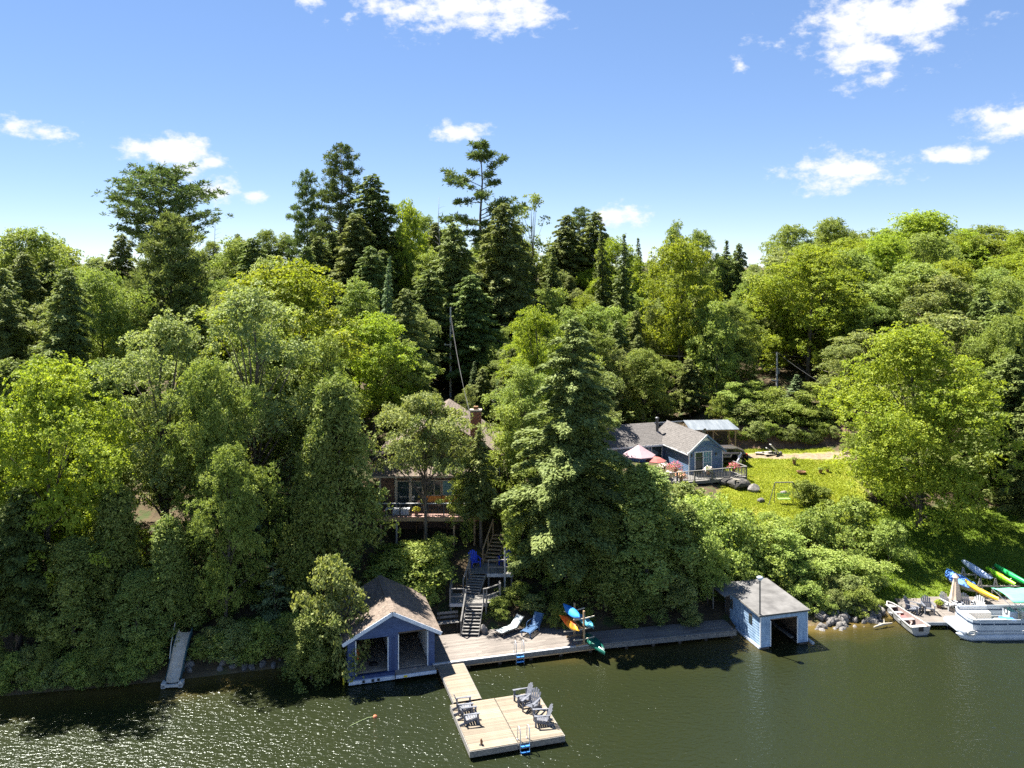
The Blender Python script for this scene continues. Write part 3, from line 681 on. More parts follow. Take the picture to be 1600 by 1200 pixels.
NAME = {'maple': 'maple_tree', 'airy': 'broadleaf_tree', 'sapling': 'young_tree', 'open': 'broadleaf_tree', 'wispy': 'broadleaf_tree', 'cedar': 'cedar_tree', 'bush': 'shrub',
        'hemlock': 'hemlock_tree', 'spruce': 'spruce_tree', 'young': 'hemlock_tree', 'layered': 'spruce_tree', 'pine': 'pine_tree', 'snag': 'dead_tree'}
def plant(key, X, Y, H, W, label, group=None, rz=None, z=None):
    p = PROTO[key]; kind = NAME[key.split('_')[0]]
    zz = ground_z(X, Y) - .05 if z is None else z
    o = thing(kind, label, 'shrub' if kind == 'shrub' else 'tree', (X, Y, zz), rnd.uniform(0, 6.28) if rz is None else rz, group)
    if rz is None and kind != 'shrub': o.rotation_euler = (rnd.uniform(-.045, .045), rnd.uniform(-.045, .045), o.rotation_euler.z)
    s = W / p['W']; o.scale = (s, s, H / p['H'])
    inst('stem' if kind == 'shrub' else 'trunk', p['trunk'], o)
    if p['crown']: inst('foliage' if kind == 'shrub' else 'crown', p['crown'], o)
    return o
PLANTED = []
def tree(key, px, ytop, wpx, Y, label, group=None, rz=None):
    """a tree seen at column px with its top on row ytop, rooted at depth Y on the ground below"""
    X = (px - 800) * Y / F; zt = HC - (ytop - YH) * Y / F; zg = ground_z(X, Y)
    PLANTED.append((X, Y, wpx * Y / F / 2))
    return plant(key, X, Y, max(1.2, zt - zg + .05), wpx * Y / F, label, group, rz)

# ------------------------------------------------------------------ docks and decks
YAW = R(16.5)
WOODM = {}
def plank_mesh(L, w, t, m):
    k = (round(L, 3), w, t, m)
    if k not in WOODM: WOODM[k] = MB().box((0, 0, 0), (L, w, t)).mesh('plank', m)
    return WOODM[k]
def boards(parent, m, x0, x1, y0, y1, z, w=.14, t=.035, gap=.008, along='x', seed=1, name='plank', joints=0):
    """planks laid along x (or y) over a rectangle, top at z; each one an object"""
    r_ = random.Random(seed)
    a0, a1, b0, b1 = (x0, x1, y0, y1) if along == 'x' else (y0, y1, x0, x1)
    n = max(1, int(round((b1 - b0) / (w + gap)))); st = (b1 - b0) / n
    for i in range(n):
        b = b0 + st * (i + .5); cuts = [a0, a1]
        if joints:
            k = (a1 - a0) / (joints + 1); cuts = [a0] + [a0 + k * (j + 1) + r_.choice((-.6, -.2, .2, .6)) for j in range(joints)] + [a1]
        for c0, c1 in zip(cuts, cuts[1:]):
            L = round(c1 - c0 - .006, 2); c = (c0 + c1) / 2
            p = (c, b, z - t / 2 + r_.uniform(-.003, .003)) if along == 'x' else (b, c, z - t / 2 + r_.uniform(-.003, .003))
            inst(name, plank_mesh(L, round(st - gap, 3), t, m), parent, p, (r_.uniform(-.006, .006), r_.uniform(-.001, .001), (0 if along == 'x' else math.pi / 2) + r_.uniform(-.0012, .0012)))

# swimming dock: two sections side by side
DZ = .45
d0 = Vector((-.33, 42.93, 0))
dock = thing('floating_dock', 'square floating dock of new pale planks with five chairs', 'dock', d0, YAW)
boards(dock, 'new_deck', -2.4, -.02, -2.2, 2.2, DZ, .138, seed=2); boards(dock, 'new_deck', .02, 2.4, -2.2, 2.2, DZ, .138, seed=3)
for sx in (-1, 1):
    MB().box((sx * 1.21, 0, DZ - .20), (2.36, 4.36, .26)).build('frame', 'grey_wood', dock)
    MB().box((sx * 1.21, -2.222, DZ - .17), (2.38, .04, .29)).build('fascia', 'grey_wood', dock)
    MB().box((sx * 1.21, 2.222, DZ - .17), (2.38, .04, .29)).build('fascia', 'grey_wood', dock)
    MB().box((sx * 2.422, 0, DZ - .17), (.04, 4.48, .29)).build('fascia', 'grey_wood', dock)
for sx in (-1.6, 1.6):
    MB().box((sx, 0, -.02), (1.1, 4.0, .34)).build('float', 'black', dock)
gw = thing('gangway', 'narrow plank gangway joining the floating dock to shore deck', 'walkway', (-2.98, 46.80, 0), YAW)
boards(gw, 'new_deck', -.74, .74, -2.08, 2.12, DZ + .012, .138, seed=4)
for sx in (-.76, .76): boxp('stringer', 'grey_wood', gw, (sx, .02, DZ - .12), (.04, 4.2, .22))
# shore deck: origin at its left front corner
sd0 = Vector((-4.62, 48.62, 0))
SZ = .55
shore = thing('shore_deck', 'weathered shore deck with dappled shade, two loungers on it', 'deck', sd0, R(15.2))
boards(shore, 'old_deck', 0, 10.1, .14, 3.7, SZ, .142, seed=5, joints=2)
boxp('front_board', 'offwhite', shore, (5.05, .05, SZ - .002), (10.1, .15, .05)); boxp('fascia', 'grey_wood', shore, (5.05, -.005, SZ - .17), (10.1, .05, .26))
boxp('rub_rail', 'tan_wood', shore, (5.05, -.045, SZ - .27), (10.1, .035, .07))
for i in range(6): boxp('crib_post', 'dark_wood', shore, (.25 + i * 1.92, .25, -.1), (.2, .2, 1.0))
boxp('joist', 'dark_wood', shore, (5.05, 1.9, SZ - .14), (10.0, 3.5, .18))
walk = thing('shore_walkway', 'narrow grey walkway along the shore to the pale boathouse', 'walkway', sd0 + Vector((10.15 * math.cos(R(15.2)), 10.15 * math.sin(R(15.2)), 0)), R(12.2))
boards(walk, 'old_deck', 0, 9.4, .1, 1.75, SZ - .03, .145, along='x', seed=6, joints=2)
boxp('front_board', 'grey_wood', walk, (4.7, .04, SZ - .032), (9.4, .12, .05)); boxp('fascia', 'grey_wood', walk, (4.7, -.01, SZ - .2), (9.4, .05, .26))
for i in range(6): boxp('crib_post', 'dark_wood', walk, (.25 + i * 1.78, .2, -.1), (.18, .18, .9))

# ------------------------------------------------------------------ navy boathouse
bh = thing('boathouse', 'navy blue boathouse with two open bays and brown gable roof', 'boathouse', (-9.36, 47.45, 0), R(16.2))
BW, BD, FZ, EZ, PZ = 5.0, 5.2, .48, 2.62, 3.92      # width, depth, floor, eave, peak
for n_, c, d in (('wall', (.05, BD / 2, (FZ + EZ) / 2), (.1, BD, EZ - FZ)), ('wall', (BW - .05, BD / 2, (FZ + EZ) / 2), (.1, BD, EZ - FZ))):
    boxp(n_, 'white_paint', bh, c, d)
boxp('wall', 'inside_wood', bh, (BW / 2, BD - .05, (FZ + EZ) / 2), (BW - .22, .1, EZ - FZ))
mb = MB(); clapboard(mb, (-.002, BD, 0), (0, -1, 0), (-1, 0, 0), .1, EZ, lambda z: (0, BD), exp=.16); mb.build('siding', 'navy_siding', bh)
mb = MB(); clapboard(mb, (BW + .002, 0, 0), (0, 1, 0), (1, 0, 0), .1, EZ, lambda z: (0, BD), exp=.16); mb.build('siding', 'navy_siding', bh)
def gab(z):
    t = max(0, (z - EZ) / (PZ - EZ)); return (t * BW / 2, BW - t * BW / 2)
ops = [(.42, 2.30, 0, 2.42), (2.86, 4.62, 0, 2.50)]
mb = MB(); clapboard(mb, (0, -.002, 0), (1, 0, 0), (0, -1, 0), FZ - .1, PZ - .02, gab, ops, exp=.16); mb.build('front_siding', 'navy_siding', bh)
MB().prism([(.02, EZ - .1), (BW - .02, EZ - .1), (BW / 2, PZ - .03)], .0, 'y', .09).build('gable', 'dark_wood', bh)
for x0, x1, h in ((.0, .42, 2.45), (2.30, 2.86, 2.5), (4.62, BW, 2.5)):
    boxp('post', 'navy_trim', bh, ((x0 + x1) / 2, .05, (FZ + h) / 2), (x1 - x0 - .004, .12, h - FZ))
boxp('trim', 'navy_trim', bh, (2.58, -.035, 1.4), (.12, .05, 1.9))
for i, (x0, x1, _, h) in enumerate(ops):
    boxp('jamb', 'white_paint', bh, (x0 + .02, .0, (FZ + h) / 2), (.05, .16, h - FZ)); boxp('jamb', 'pale_trim', bh, (x1 - .02, .0, (FZ + h) / 2), (.05, .16, h - FZ))
    boxp('bay_floor', 'slab', bh, ((x0 + x1) / 2, BD / 2 + .05, FZ - .05), (x1 - x0 + .3, BD - .3, .1))
boxp('partition', 'white_paint', bh, (2.58, 2.4, 1.48), (.09, 4.2, 2.0))
boxp('side_liner', 'white_paint', bh, (4.72, 2.0, 1.5), (.06, 3.6, 1.9))
boxp('sill', 'navy_trim', bh, (1.32, -.08, FZ - .16), (2.7, .22, .24)); boxp('sill', 'navy_trim', bh, (3.78, -.02, FZ - .16), (2.2, .14, .24))
ramp_ = boxp('ramp_board', 'pale_trim', bh, (1.33, -.26, .17), (2.6, .14, .2))
for i in range(3): boxp('fender', 'black', ramp_, (.85 + i * .42 + (i % 2) * .1, -.36, .19), (.14, .07, .13))
rp = boxp('ramp', 'slab', bh, (3.82, -.30, .40), (2.3, .62, .05), rx=R(4)); boxp('lip', 'pale_trim', rp, (3.82, -.62, .33), (2.36, .05, .18))
boxp('marker', 'yellow', rp, (3.20, -.65, .32), (.20, .02, .11))
for i in range(5): boxp('crib_post', 'dark_wood', bh, (.15 + i * 1.17, .25, -.2), (.22, .22, .9))
boxp('crib', 'dark_wood', bh, (BW / 2, 2.7, .12), (BW - .1, 4.9, .42))
OV, OF = .34, .42
sl = math.atan2(PZ - EZ, BW / 2); SL = (BW / 2 + OV) / math.cos(sl)
for sgn in (-1, 1):
    e = Vector((BW / 2 + sgn * (BW / 2 + OV), -OF, EZ - OV * math.tan(sl))); u = (0, 1, 0); v = Vector((-sgn * math.cos(sl), 0, math.sin(sl)))
    rb = MB(); q = [e, e + Vector((0, BD + OF + .3, 0)), e + Vector((0, BD + OF + .3, 0)) + v * SL, e + v * SL]; up_ = Vector((0, 0, .06))
    rb.add([p for p in q] + [p + up_ for p in q], [(0, 1, 2, 3), (4, 7, 6, 5), (0, 4, 5, 1), (1, 5, 6, 2), (2, 6, 7, 3), (3, 7, 4, 0)]); ro = rb.build('roof', 'dark_wood', bh)
    sh = MB(); shingles(sh, e + Vector((0, 0, .064)), u, v, BD + OF + .3, SL, seed=11 + sgn); tag(sh.build('shingles', 'brown_shingle', ro), kind='stuff')
    MB().beam(e + Vector((0, -.02, -.02)), e + v * SL + Vector((0, -.02, -.02)), .035, .20).build('bargeboard', 'pale_trim', ro)
    MB().beam(e + Vector((-sgn * .0, 0, -.01)), e + Vector((0, BD + OF + .3, -.01)), .03, .14).build('eave_board', 'rust' if sgn > 0 else 'pale_trim', ro)
cap = MB()
for i in range(19): cap.box((BW / 2, -OF + .16 + i * .31, PZ + .075 + (i % 2) * .006), (.30, .33, .018))
cap.build('ridge_cap', 'brown_shingle', bh)
# things in the bays
def lifejacket(loc, label):
    t = thing('life_jacket', label, 'life jacket', loc, R(16)); MB().tube([(0, 0, 0), (.02, 0, .3), (0, 0, .62)], [.10, .16, .08], 8).build('panel', 'orange', t); MB().tube([(.1, .1, .05), (.12, .1, .3), (.08, .1, .58)], [.08, .13, .06], 8).build('panel', 'orange', t); return t
M16 = Matrix.Rotation(R(16.2), 3, 'Z'); bo = Vector((-9.36, 47.45, 0))
lifejacket(bo + M16 @ Vector((.52, .75, .95)), 'orange life jacket hanging inside left bay of navy boathouse')
cf = thing('coiled_rope', 'dark coil of rope on floor of left boathouse bay', 'rope', bo + M16 @ Vector((1.55, .9, FZ)))
for k in range(4): MB().tube([(.24 * math.cos(a), .16 * math.sin(a), .03 + k * .035) for a in [j * .4 for j in range(17)]], .02, 5).build('coil', 'black', cf)
bb = thing('buoy', 'small pale buoy hanging at back of left boathouse bay', 'buoy', bo + M16 @ Vector((1.45, 3.2, 1.35)))
MB().lathe([(.02, -.1), (.1, -.05), (.12, .04), (.07, .12), (.02, .15)], n=12).build('ball', 'offwhite', bb, smooth=True); MB().tube([(0, 0, .14), (0, 0, 1.2)], .01, 5).build('line', 'rope', bb)
yp = thing('marker_post', 'short yellow post in water at left corner of navy boathouse', 'post', (P(537, 1070, 0).x, P(537, 1070, 0).y, 0))
MB().tube([(0, 0, -.8), (0, 0, .72)], .05, 8).build('post', 'yellow', yp); MB().lathe([(.06, 0), (.06, .05), (.02, .08)], (0, 0, .72), 8).build('cap', 'yellow', yp)
# bench between boathouse and stairs
bn = thing('bench', 'weathered wooden bench between navy boathouse and stairs', 'bench', P(700, 986, SZ) + Vector((0, .3, 0)), R(14))
for i in range(3): boxp('seat_slat', 'grey_wood', bn, (0, -.16 + i * .16, .45), (1.35, .13, .04))
for i in range(2): boxp('back_slat', 'grey_wood', bn, (0, .30 + i * .03, .66 + i * .26), (1.35, .035, .14), rx=R(-10))
for sx in (-.55, .55):
    boxp('leg', 'dark_wood', bn, (sx, -.14, .2), (.08, .08, .44)); MB().beam((sx, .2, -.02), (sx, .36, 1.0), .07, .07).build('leg', 'dark_wood', bn)

# ------------------------------------------------------------------ stairs up the bank
def flight(parent, a, b, w, n, m='grey_wood', rail=None):
    """open stairs from a (bottom front) to b (top front), treads across x"""
    a, b = Vector(a), Vector(b)
    for i in range(n):
        t = (i + .5) / n; p = a.lerp(b, t); p.z = a.z + (b.z - a.z) * (i + 1) / (n + 1)
        boxp('tread', m, parent, p, (w, .24, .045))
    for sx in (-1, 1): MB().beam(a + Vector((sx * (w / 2 + .025), -.06, -.08)), b + Vector((sx * (w / 2 + .025), 0, -.08)), .045, .2).build('stringer', m, parent)
    if rail:
        for sx in rail:
            o = Vector((sx * (w / 2 + .06), 0, 0)); h = Vector((0, 0, .92))
            MB().beam(a + o + h, b + o + h, .09, .06).build('handrail', m, parent)
            for t in (.02, .5, .98):
                q = a.lerp(b, t) + o; MB().beam(q + Vector((0, 0, -.15)), q + h, .07, .07).build('post', m, parent)
def railing(parent, pts, z, h=.92, m='grey_wood', posts=True, mid=1):
    for p, q in zip(pts, pts[1:]):
        p3_, q3 = Vector((p[0], p[1], z + h)), Vector((q[0], q[1], z + h)); MB().beam(p3_, q3, .10, .05).build('handrail', m, parent)
        for k in range(mid): zz = z + h * (k + 1) / (mid + 1.2); MB().beam((p[0], p[1], zz), (q[0], q[1], zz), .04, .08).build('rail', m, parent)
    if posts:
        for p in pts: boxp('post', m, parent, (p[0], p[1], z + h / 2 - .1), (.085, .085, h + .2))
S0 = Vector((-2.65, 52.35, 0))
ls = thing('lower_stairs', 'lower flight of open grey stairs rising from the shore deck', 'stairs', S0, R(-3))
flight(ls, (0, 0, SZ), (.14, 1.75, 1.90), 1.02, 9, rail=(-1,))
ll = thing('lower_landing', 'lower grey stair landing with side rails on posts', 'landing', (0, 0, 0))
LZ = 1.93
boards(ll, 'grey_wood', -4.05, -1.62, 54.12, 55.75, LZ, .14, seed=7)
MB().prism([(-1.6, 54.14), (-.72, 54.9), (-.86, 55.5), (-1.6, 55.72)], LZ - .05, 'z', LZ - .004).build('wing', 'grey_wood', ll)
boxp('fascia', 'offwhite', ll, (-3.6, 54.09, LZ - .12), (.9, .05, .2)); boxp('fascia', 'grey_wood', ll, (-2.35, 54.10, LZ - .13), (1.5, .04, .18)); boxp('fascia', 'grey_wood', ll, (-4.08, 54.95, LZ - .12), (.05, 1.6, .2))
railing(ll, [(-4.03, 55.7), (-4.03, 54.16), (-3.14, 54.14)], LZ); railing(ll, [(-1.85, 54.16), (-1.66, 54.2), (-.78, 55.0), (-.85, 55.45)], LZ)
for x, y in ((-4.0, 54.3), (-1.7, 54.3), (-4.0, 55.6), (-.85, 55.1)): boxp('support', 'grey_wood', ll, (x, y, LZ / 2 + .2), (.11, .11, LZ - .3))
us = thing('middle_stairs', 'middle flight of grey stairs between the two landings', 'stairs', (-2.72, 55.55, 0), R(-8))
flight(us, (0, 0, LZ), (.22, 1.35, 2.82), 1.0, 7, rail=(-1,))
ul = thing('upper_landing', 'upper grey stair landing with two blue chairs', 'landing', (0, 0, 0))
UZ = 2.84
boards(ul, 'grey_wood', -2.95, .05, 56.9, 59.2, UZ, .14, seed=8)
boxp('fascia', 'offwhite', ul, (-.85, 56.86, UZ - .12), (1.75, .05, .22)); boxp('fascia', 'grey_wood', ul, (.08, 58.0, UZ - .12), (.05, 2.3, .22))
railing(ul, [(-1.62, 56.92), (-.02, 56.92), (.02, 59.1)], UZ); railing(ul, [(-2.95, 56.95), (-2.95, 58.2)], UZ)
for x, y in ((-1.6, 57.0), (-.03, 57.0), (-2.9, 57.1), (0, 59.1)): boxp('support', 'grey_wood', ul, (x, y, UZ / 2 + .55), (.12, .12, UZ - 1.2))
ts = thing('upper_stairs', 'upper flight of brown stairs climbing to the cottage', 'stairs', (-1.55, 58.75, 0), R(-12))
flight(ts, (0, 0, UZ), (.25, 2.2, 4.4), .95, 8, 'tan_wood', rail=(-1,))
lp = thing('lamp_post', 'slim grey post beside the upper landing', 'post', (P(789, 915, 2.0).x, 56.75, 0))
MB().tube([(0, 0, .9), (0, 0, 4.5)], [.075, .06], 8).build('pole', 'pole_wood', lp); MB().lathe([(.07, 0), (.10, .05), (.05, .14), (.02, .17)], (0, 0, 4.5), 8).build('cap', 'steel_dark', lp)
sr = thing('stone', 'grey standing stone beside the foot of lower stairs', 'stone', P(755, 990, SZ)); 
def rock_mesh(seed, m, sub=2):
    import bmesh
    bm = bmesh.new(); bmesh.ops.create_icosphere(bm, subdivisions=sub, radius=1); r_ = random.Random(seed); dirs = [Vector((r_.uniform(-1, 1), r_.uniform(-1, 1), r_.uniform(-1, 1))).normalized() for _ in range(9)]; ds = [r_.uniform(.62, .98) for _ in dirs]
    for v in bm.verts:
        for d, k in zip(dirs, ds):
            t = v.co.dot(d)
            if t > k: v.co -= d * (t - k)
        v.co *= r_.uniform(.97, 1.03)
    me = bpy.data.meshes.new('stone'); bm.to_mesh(me); bm.free(); me.materials.append(MATS[m]); return me
ROCKS = [rock_mesh(100 + i, 'rock') for i in range(7)]; DROCKS = [rock_mesh(200 + i, 'rock_dark', 3) for i in range(3)]
inst('block', ROCKS[1], sr, (0, 0, .2), (0, 0, .4), (.22, .2, .42)); inst('block', ROCKS[2], sr, (.15, .12, .12), (0, 0, 1.4), (.2, .17, .25))

# ------------------------------------------------------------------ chairs, loungers, ladders
def adirondack(name, label, m, loc, face, group=None, slat=True):
    """front toward local -y; face = heading of the sitter in degrees (0 = +x)"""
    c = thing(name, label, 'chair', loc, R(face + 90), group)
    for i in range(5): boxp('seat_slat', m, c, (0, -.30 + i * .125, .36 - i * .028), (.54, .105, .022), rx=R(-13))
    for i in range(5):
        x = (i - 2) * .108; h = .80 - abs(i - 2) ** 1.6 * .055
        s = MB(); s.box((0, 0, h / 2), (.094, .022, h)); o = s.build('back_slat', m, c); o.location = (x, .26, .24); o.rotation_euler = (R(-24), R((i - 2) * 2.2), 0)
    boxp('back_brace', m, c, (0, .40, .52), (.56, .03, .07), rx=R(-24))
    for sx in (-1, 1):
        MB().prism([(sx * .27, -.40), (sx * .41, -.42), (sx * .40, -.1), (sx * .35, .44), (sx * .29, .44)], .565, 'z', .59).build('arm', m, c)
        boxp('front_leg', m, c, (sx * .31, -.33, .28), (.035, .10, .57))
        MB().beam((sx * .275, -.40, .33), (sx * .275, .62, .03), .03, .12).build('back_leg', m, c)
        boxp('arm_post', m, c, (sx * .31, .36, .30), (.03, .08, .54))
    return c
def ondock(px, py): p = P(px, py, DZ); return (p.x, p.y, DZ)
adirondack('dock_chair', 'grey plank chair on floating dock, back one of the left pair', 'chair_grey', ondock(726, 1112), 12)
adirondack('dock_chair', 'grey plank chair on floating dock, front one of the left pair', 'chair_grey', ondock(735, 1128), 14)
adirondack('dock_chair', 'grey plank chair on floating dock, farthest of the right three', 'chair_grey', ondock(816, 1098), 200)
adirondack('dock_chair', 'grey plank chair on floating dock, middle of the right three', 'chair_grey', ondock(830, 1110), 238)
adirondack('dock_chair', 'grey plank chair on floating dock, nearest of the right three', 'chair_grey', ondock(846, 1131), 186)
adirondack('landing_chair', 'bright blue plastic chair on left side of upper landing', 'plastic_blue', (-2.62, 58.3, UZ), 290)
adirondack('landing_chair', 'bright blue plastic chair on right side of upper landing', 'plastic_blue', (-.45, 58.6, UZ), 235)
cl = thing('mooring_cleat', 'small dark upright mooring cleat on left front of floating dock', 'cleat', ondock(752, 1164), .3)
MB().box((0, 0, .012), (.22, .12, .024)).build('plate', 'steel_dark', cl); MB().tube([(0, 0, .02), (.02, 0, .14), (-.01, .01, .26), (.02, 0, .32)], [.05, .065, .05, .015], 8).build('horn', 'rust', cl, smooth=True)
def ladder(label, loc, rz):
    t = thing('dock_ladder', label, 'ladder', loc, rz)
    for sx in (-.24, .24):
        MB().tube([(sx, .38, 0), (sx, .36, .55), (sx, .28, .72), (sx, .12, .78), (sx, -.03, .70), (sx, -.09, .5), (sx, -.10, -1.2)], .024, 8).build('rail', 'alu', t, smooth=True)
        boxp('foot', 'alu', t, (sx, .38, .01), (.09, .09, .02))
    for z in (-.12, -.40, -.68): boxp('step', 'blue_step', t, (0, -.10, z), (.46, .11, .05))
ladder('aluminium ladder with blue steps on the shore deck edge', sd0 + Matrix.Rotation(R(15.2), 3, 'Z') @ Vector((5.25, -.07, SZ)), R(15.2))
ladder('aluminium ladder with blue steps at front of floating dock', d0 + Matrix.Rotation(YAW, 3, 'Z') @ Vector((.30, -2.30, DZ)), YAW)
def lounger(name, label, m, loc, face, arms):
    t = thing(name, label, 'lounger', loc, R(face))        # feet toward +x
    if arms:
        for i in range(9): boxp('seat_slat', m, t, (-.25 + i * .14, 0, .34), (.115, .58, .03))
        for i in range(7): a = R(48); boxp('back_slat', m, t, (-.36 - i * .115 * math.cos(a), 0, .37 + i * .115 * math.sin(a)), (.10, .58, .03), ry=a)
    else:
        b = MB().box((.33, 0, .30), (1.25, .60, .07)).build('seat_pad', m, t, bevel=.02); a = R(42)
        MB().box((-.32 - .36 * math.cos(a), 0, .32 + .36 * math.sin(a)), (.78, .60, .07), ry=a).build('back_pad', m, t, bevel=.02)
    for sy in (-.31, .31):
        MB().beam((-.35, sy, .29), (1.0, sy, .29), .04, .07).build('frame_rail', m if arms else 'steel_dark', t)
        for x in (-.30, .85): MB().beam((x, sy, 0), (x - .05, sy, .30), .05, .05).build('leg', m if arms else 'steel_dark', t)
        MB().beam((-.35, sy, .3), (-.95, sy, .88), .04, .05).build('back_rail', m if arms else 'steel_dark', t)
        if arms: MB().tube([(-.62, sy, .5), (-.45, sy * 1.1, .60), (.1, sy * 1.1, .58), (.25, sy, .34)], .025, 6).build('arm', m, t)
p = P(797, 988, SZ); lounger('sun_lounger', 'white sun lounger on the shore deck', 'lounge_white', (p.x, p.y, SZ), 222, False)
p = P(832, 987, SZ); lounger('sun_lounger', 'slatted blue sun lounger with arms on the shore deck', 'lounge_blue', (p.x, p.y, SZ), 240, True)

# ------------------------------------------------------------------ kayaks
def hull(L, W, H, n=15, k=12, rock=.10, fine=2.4):
    """a pointed hull along x: rounded bottom, low crowned deck"""
    rows_ = []
    for i in range(n):
        t = -1 + 2 * i / (n - 1); w = max(.02, (1 - abs(t) ** fine)) * W / 2; zc = rock * abs(t) ** 2.2; hh = H * (.55 + .45 * (1 - abs(t) ** 2))
        rows_.append([(t * L / 2, w * math.cos(a), zc + (hh * .62 * math.sin(a) if math.sin(a) < 0 else hh * .38 * math.sin(a)) + H * .6) for a in [2 * math.pi * j / k for j in range(k)]])
    return MB().rows(rows_, close=True)
def kayak(label, m, loc, head, L=2.7, W=.66, H=.34, roll=0, m2=None, pitch=0, seat=True, open_top=False):
    t = thing('canoe' if open_top else 'kayak', label, 'canoe' if open_top else 'kayak', loc, 0); t.rotation_euler = (roll, pitch, R(head)); t.rotation_mode = 'XYZ'
    hull(L, W, H).build('hull', m, t, smooth=True)
    if seat:
        MB().tube([(.42 * math.cos(a) , .20 * math.sin(a), H * .99 - .012) for a in [j * .3927 for j in range(17)]], .03, 6).build('coaming', m2 or 'black', t)
        MB().lathe([(.02, 0), (.30, .0), (.30, .012), (.02, .014)], (0, 0, H * .955), 14).build('cockpit', 'black', t)
    else:
        MB().beam((-L / 2 + .1, 0, H * .03 + .10), (L / 2 - .1, 0, H * .03 + .10), .04, .05).build('keel', m2 or m, t)
    for sx in (-1, 1): MB().tube([(sx * (L / 2 - .28), -.03, H * .9), (sx * (L / 2 - .2), 0, H * .99 + .03), (sx * (L / 2 - .14), .03, H * .93)], .014, 5).build('grab_loop', 'black', t)
    return t
ra, rb_ = Vector((3.92, 52.35, SZ)), Vector((4.42, 51.15, SZ)); kd = (rb_ - ra).normalized(); ks = Vector((kd.y, -kd.x, 0)); KH = math.degrees(math.atan2(kd.y, kd.x))
rk = thing('kayak_rack', 'wooden kayak rack with pegs at right end of shore deck', 'rack', (0, 0, 0))
for b in (ra, rb_):
    boxp('post', 'tan_wood', rk, b + Vector((0, 0, 1.05)), (.10, .10, 2.1), rz=R(KH))
    for z in (.35, .98, 1.62):
        for s in (-1, 1): MB().beam(b + Vector((0, 0, z)), b + ks * s * .72 + Vector((0, 0, z + .06)), .05, .06).build('peg', 'cream', rk)
    MB().beam(b - ks * .55 + Vector((0, 0, .05)), b + ks * .55 + Vector((0, 0, .05)), .09, .09).build('foot', 'tan_wood', rk)
MB().beam(ra + Vector((0, 0, .9)), rb_ + Vector((0, 0, .9)), .05, .10).build('rail', 'tan_wood', rk)
mid = (ra + rb_) / 2
# blue and orange on the left arms, teal and dark green on the right
kayak('bright blue kayak on top left of the shore deck rack', 'kayak_blue', mid + ks * .40 * (-1 if ks.x > 0 else 1) + Vector((0, 0, 1.70)), KH, 2.25, .56, .30, roll=R(-28 if ks.x > 0 else 28), seat=False)
kayak('orange and yellow kayak below the blue one on the rack', 'kayak_orange', mid + ks * .46 * (-1 if ks.x > 0 else 1) + Vector((0, 0, 1.10)), KH, 2.45, .52, .32, roll=R(-62 if ks.x > 0 else 62), seat=False)
kayak('teal kayak on right side of the shore deck rack', 'kayak_teal', mid + kd * .2 + ks * .42 * (1 if ks.x > 0 else -1) + Vector((0, 0, 1.08)), KH, 2.2, .52, .30, roll=R(25), seat=False)
kayak('dark green canoe hanging over the deck edge below the rack', 'canoe_green', mid + kd * .72 + ks * .62 * (1 if ks.x > 0 else -1) + Vector((0, 0, .35)), KH, 3.0, .80, .42, roll=R(178), m2='alu', seat=False, open_top=True)

# float and line on the water
fl = thing('float_line', 'orange float with pale rope trailing on the water', 'float', (P(586, 1121, 0).x, P(586, 1121, 0).y, 0))
MB().lathe([(.02, -.1), (.09, -.06), (.12, .02), (.09, .1), (.02, .14)], n=12).build('ball', 'float_red', fl, smooth=True)
MB().tube([(-.05, -.02, .05), (-.35, -.1, .04), (-.75, -.45, .03), (-1.15, -.85, .02)], .018, 6).build('line', 'rope', fl)
# water slide
sp = P(270, 1066, .25)
ws = thing('water_slide', 'old beige water slide running into the lake at left', 'slide', (sp.x, sp.y, 0), R(8))
path = [(0, 0, .26), (-.02, .45, .42), (-.03, 1.0, .80), (-.02, 1.6, 1.30), (.02, 2.2, 1.75), (.05, 2.7, 1.95)]
sec = [(-.36, .20), (-.33, .02), (-.22, -.03), (0, -.05), (.22, -.03), (.33, .02), (.36, .20)]
MB().rows([[(x + a, y, z + b) for a, b in sec] for x, y, z in path]).build('chute', 'slide', ws, smooth=True)
for s in (-1, 1):
    MB().rows([[(x + s * (.37 + d), y, z + h) for d, h in ((0, .22), (.04, .22), (.04, -.14), (0, -.14))] for x, y, z in path], close=True).build('side', 'slide_side', ws)
    MB().box((s * .46, -.02, .17), (.26, .5, .30)).build('float_block', 'foam_white', ws, bevel=.04)
    if s < 0: MB().tube([(s * .5, 2.5, 2.6), (s * .5, 2.2, 2.35), (s * .49, 1.6, 1.8), (s * .46, 1.1, 1.1)], .028, 6).build('handrail', 'foam_white', ws)
    for y, z in ((1.3, 1.0), (2.6, 1.9)): MB().tube([(s * .3, y, -.3), (s * .3, y, z)], .035, 6).build('leg', 'slide_side', ws)
boxp('lip', 'foam_white', ws, (0, -.2, .16), (1.1, .14, .14))

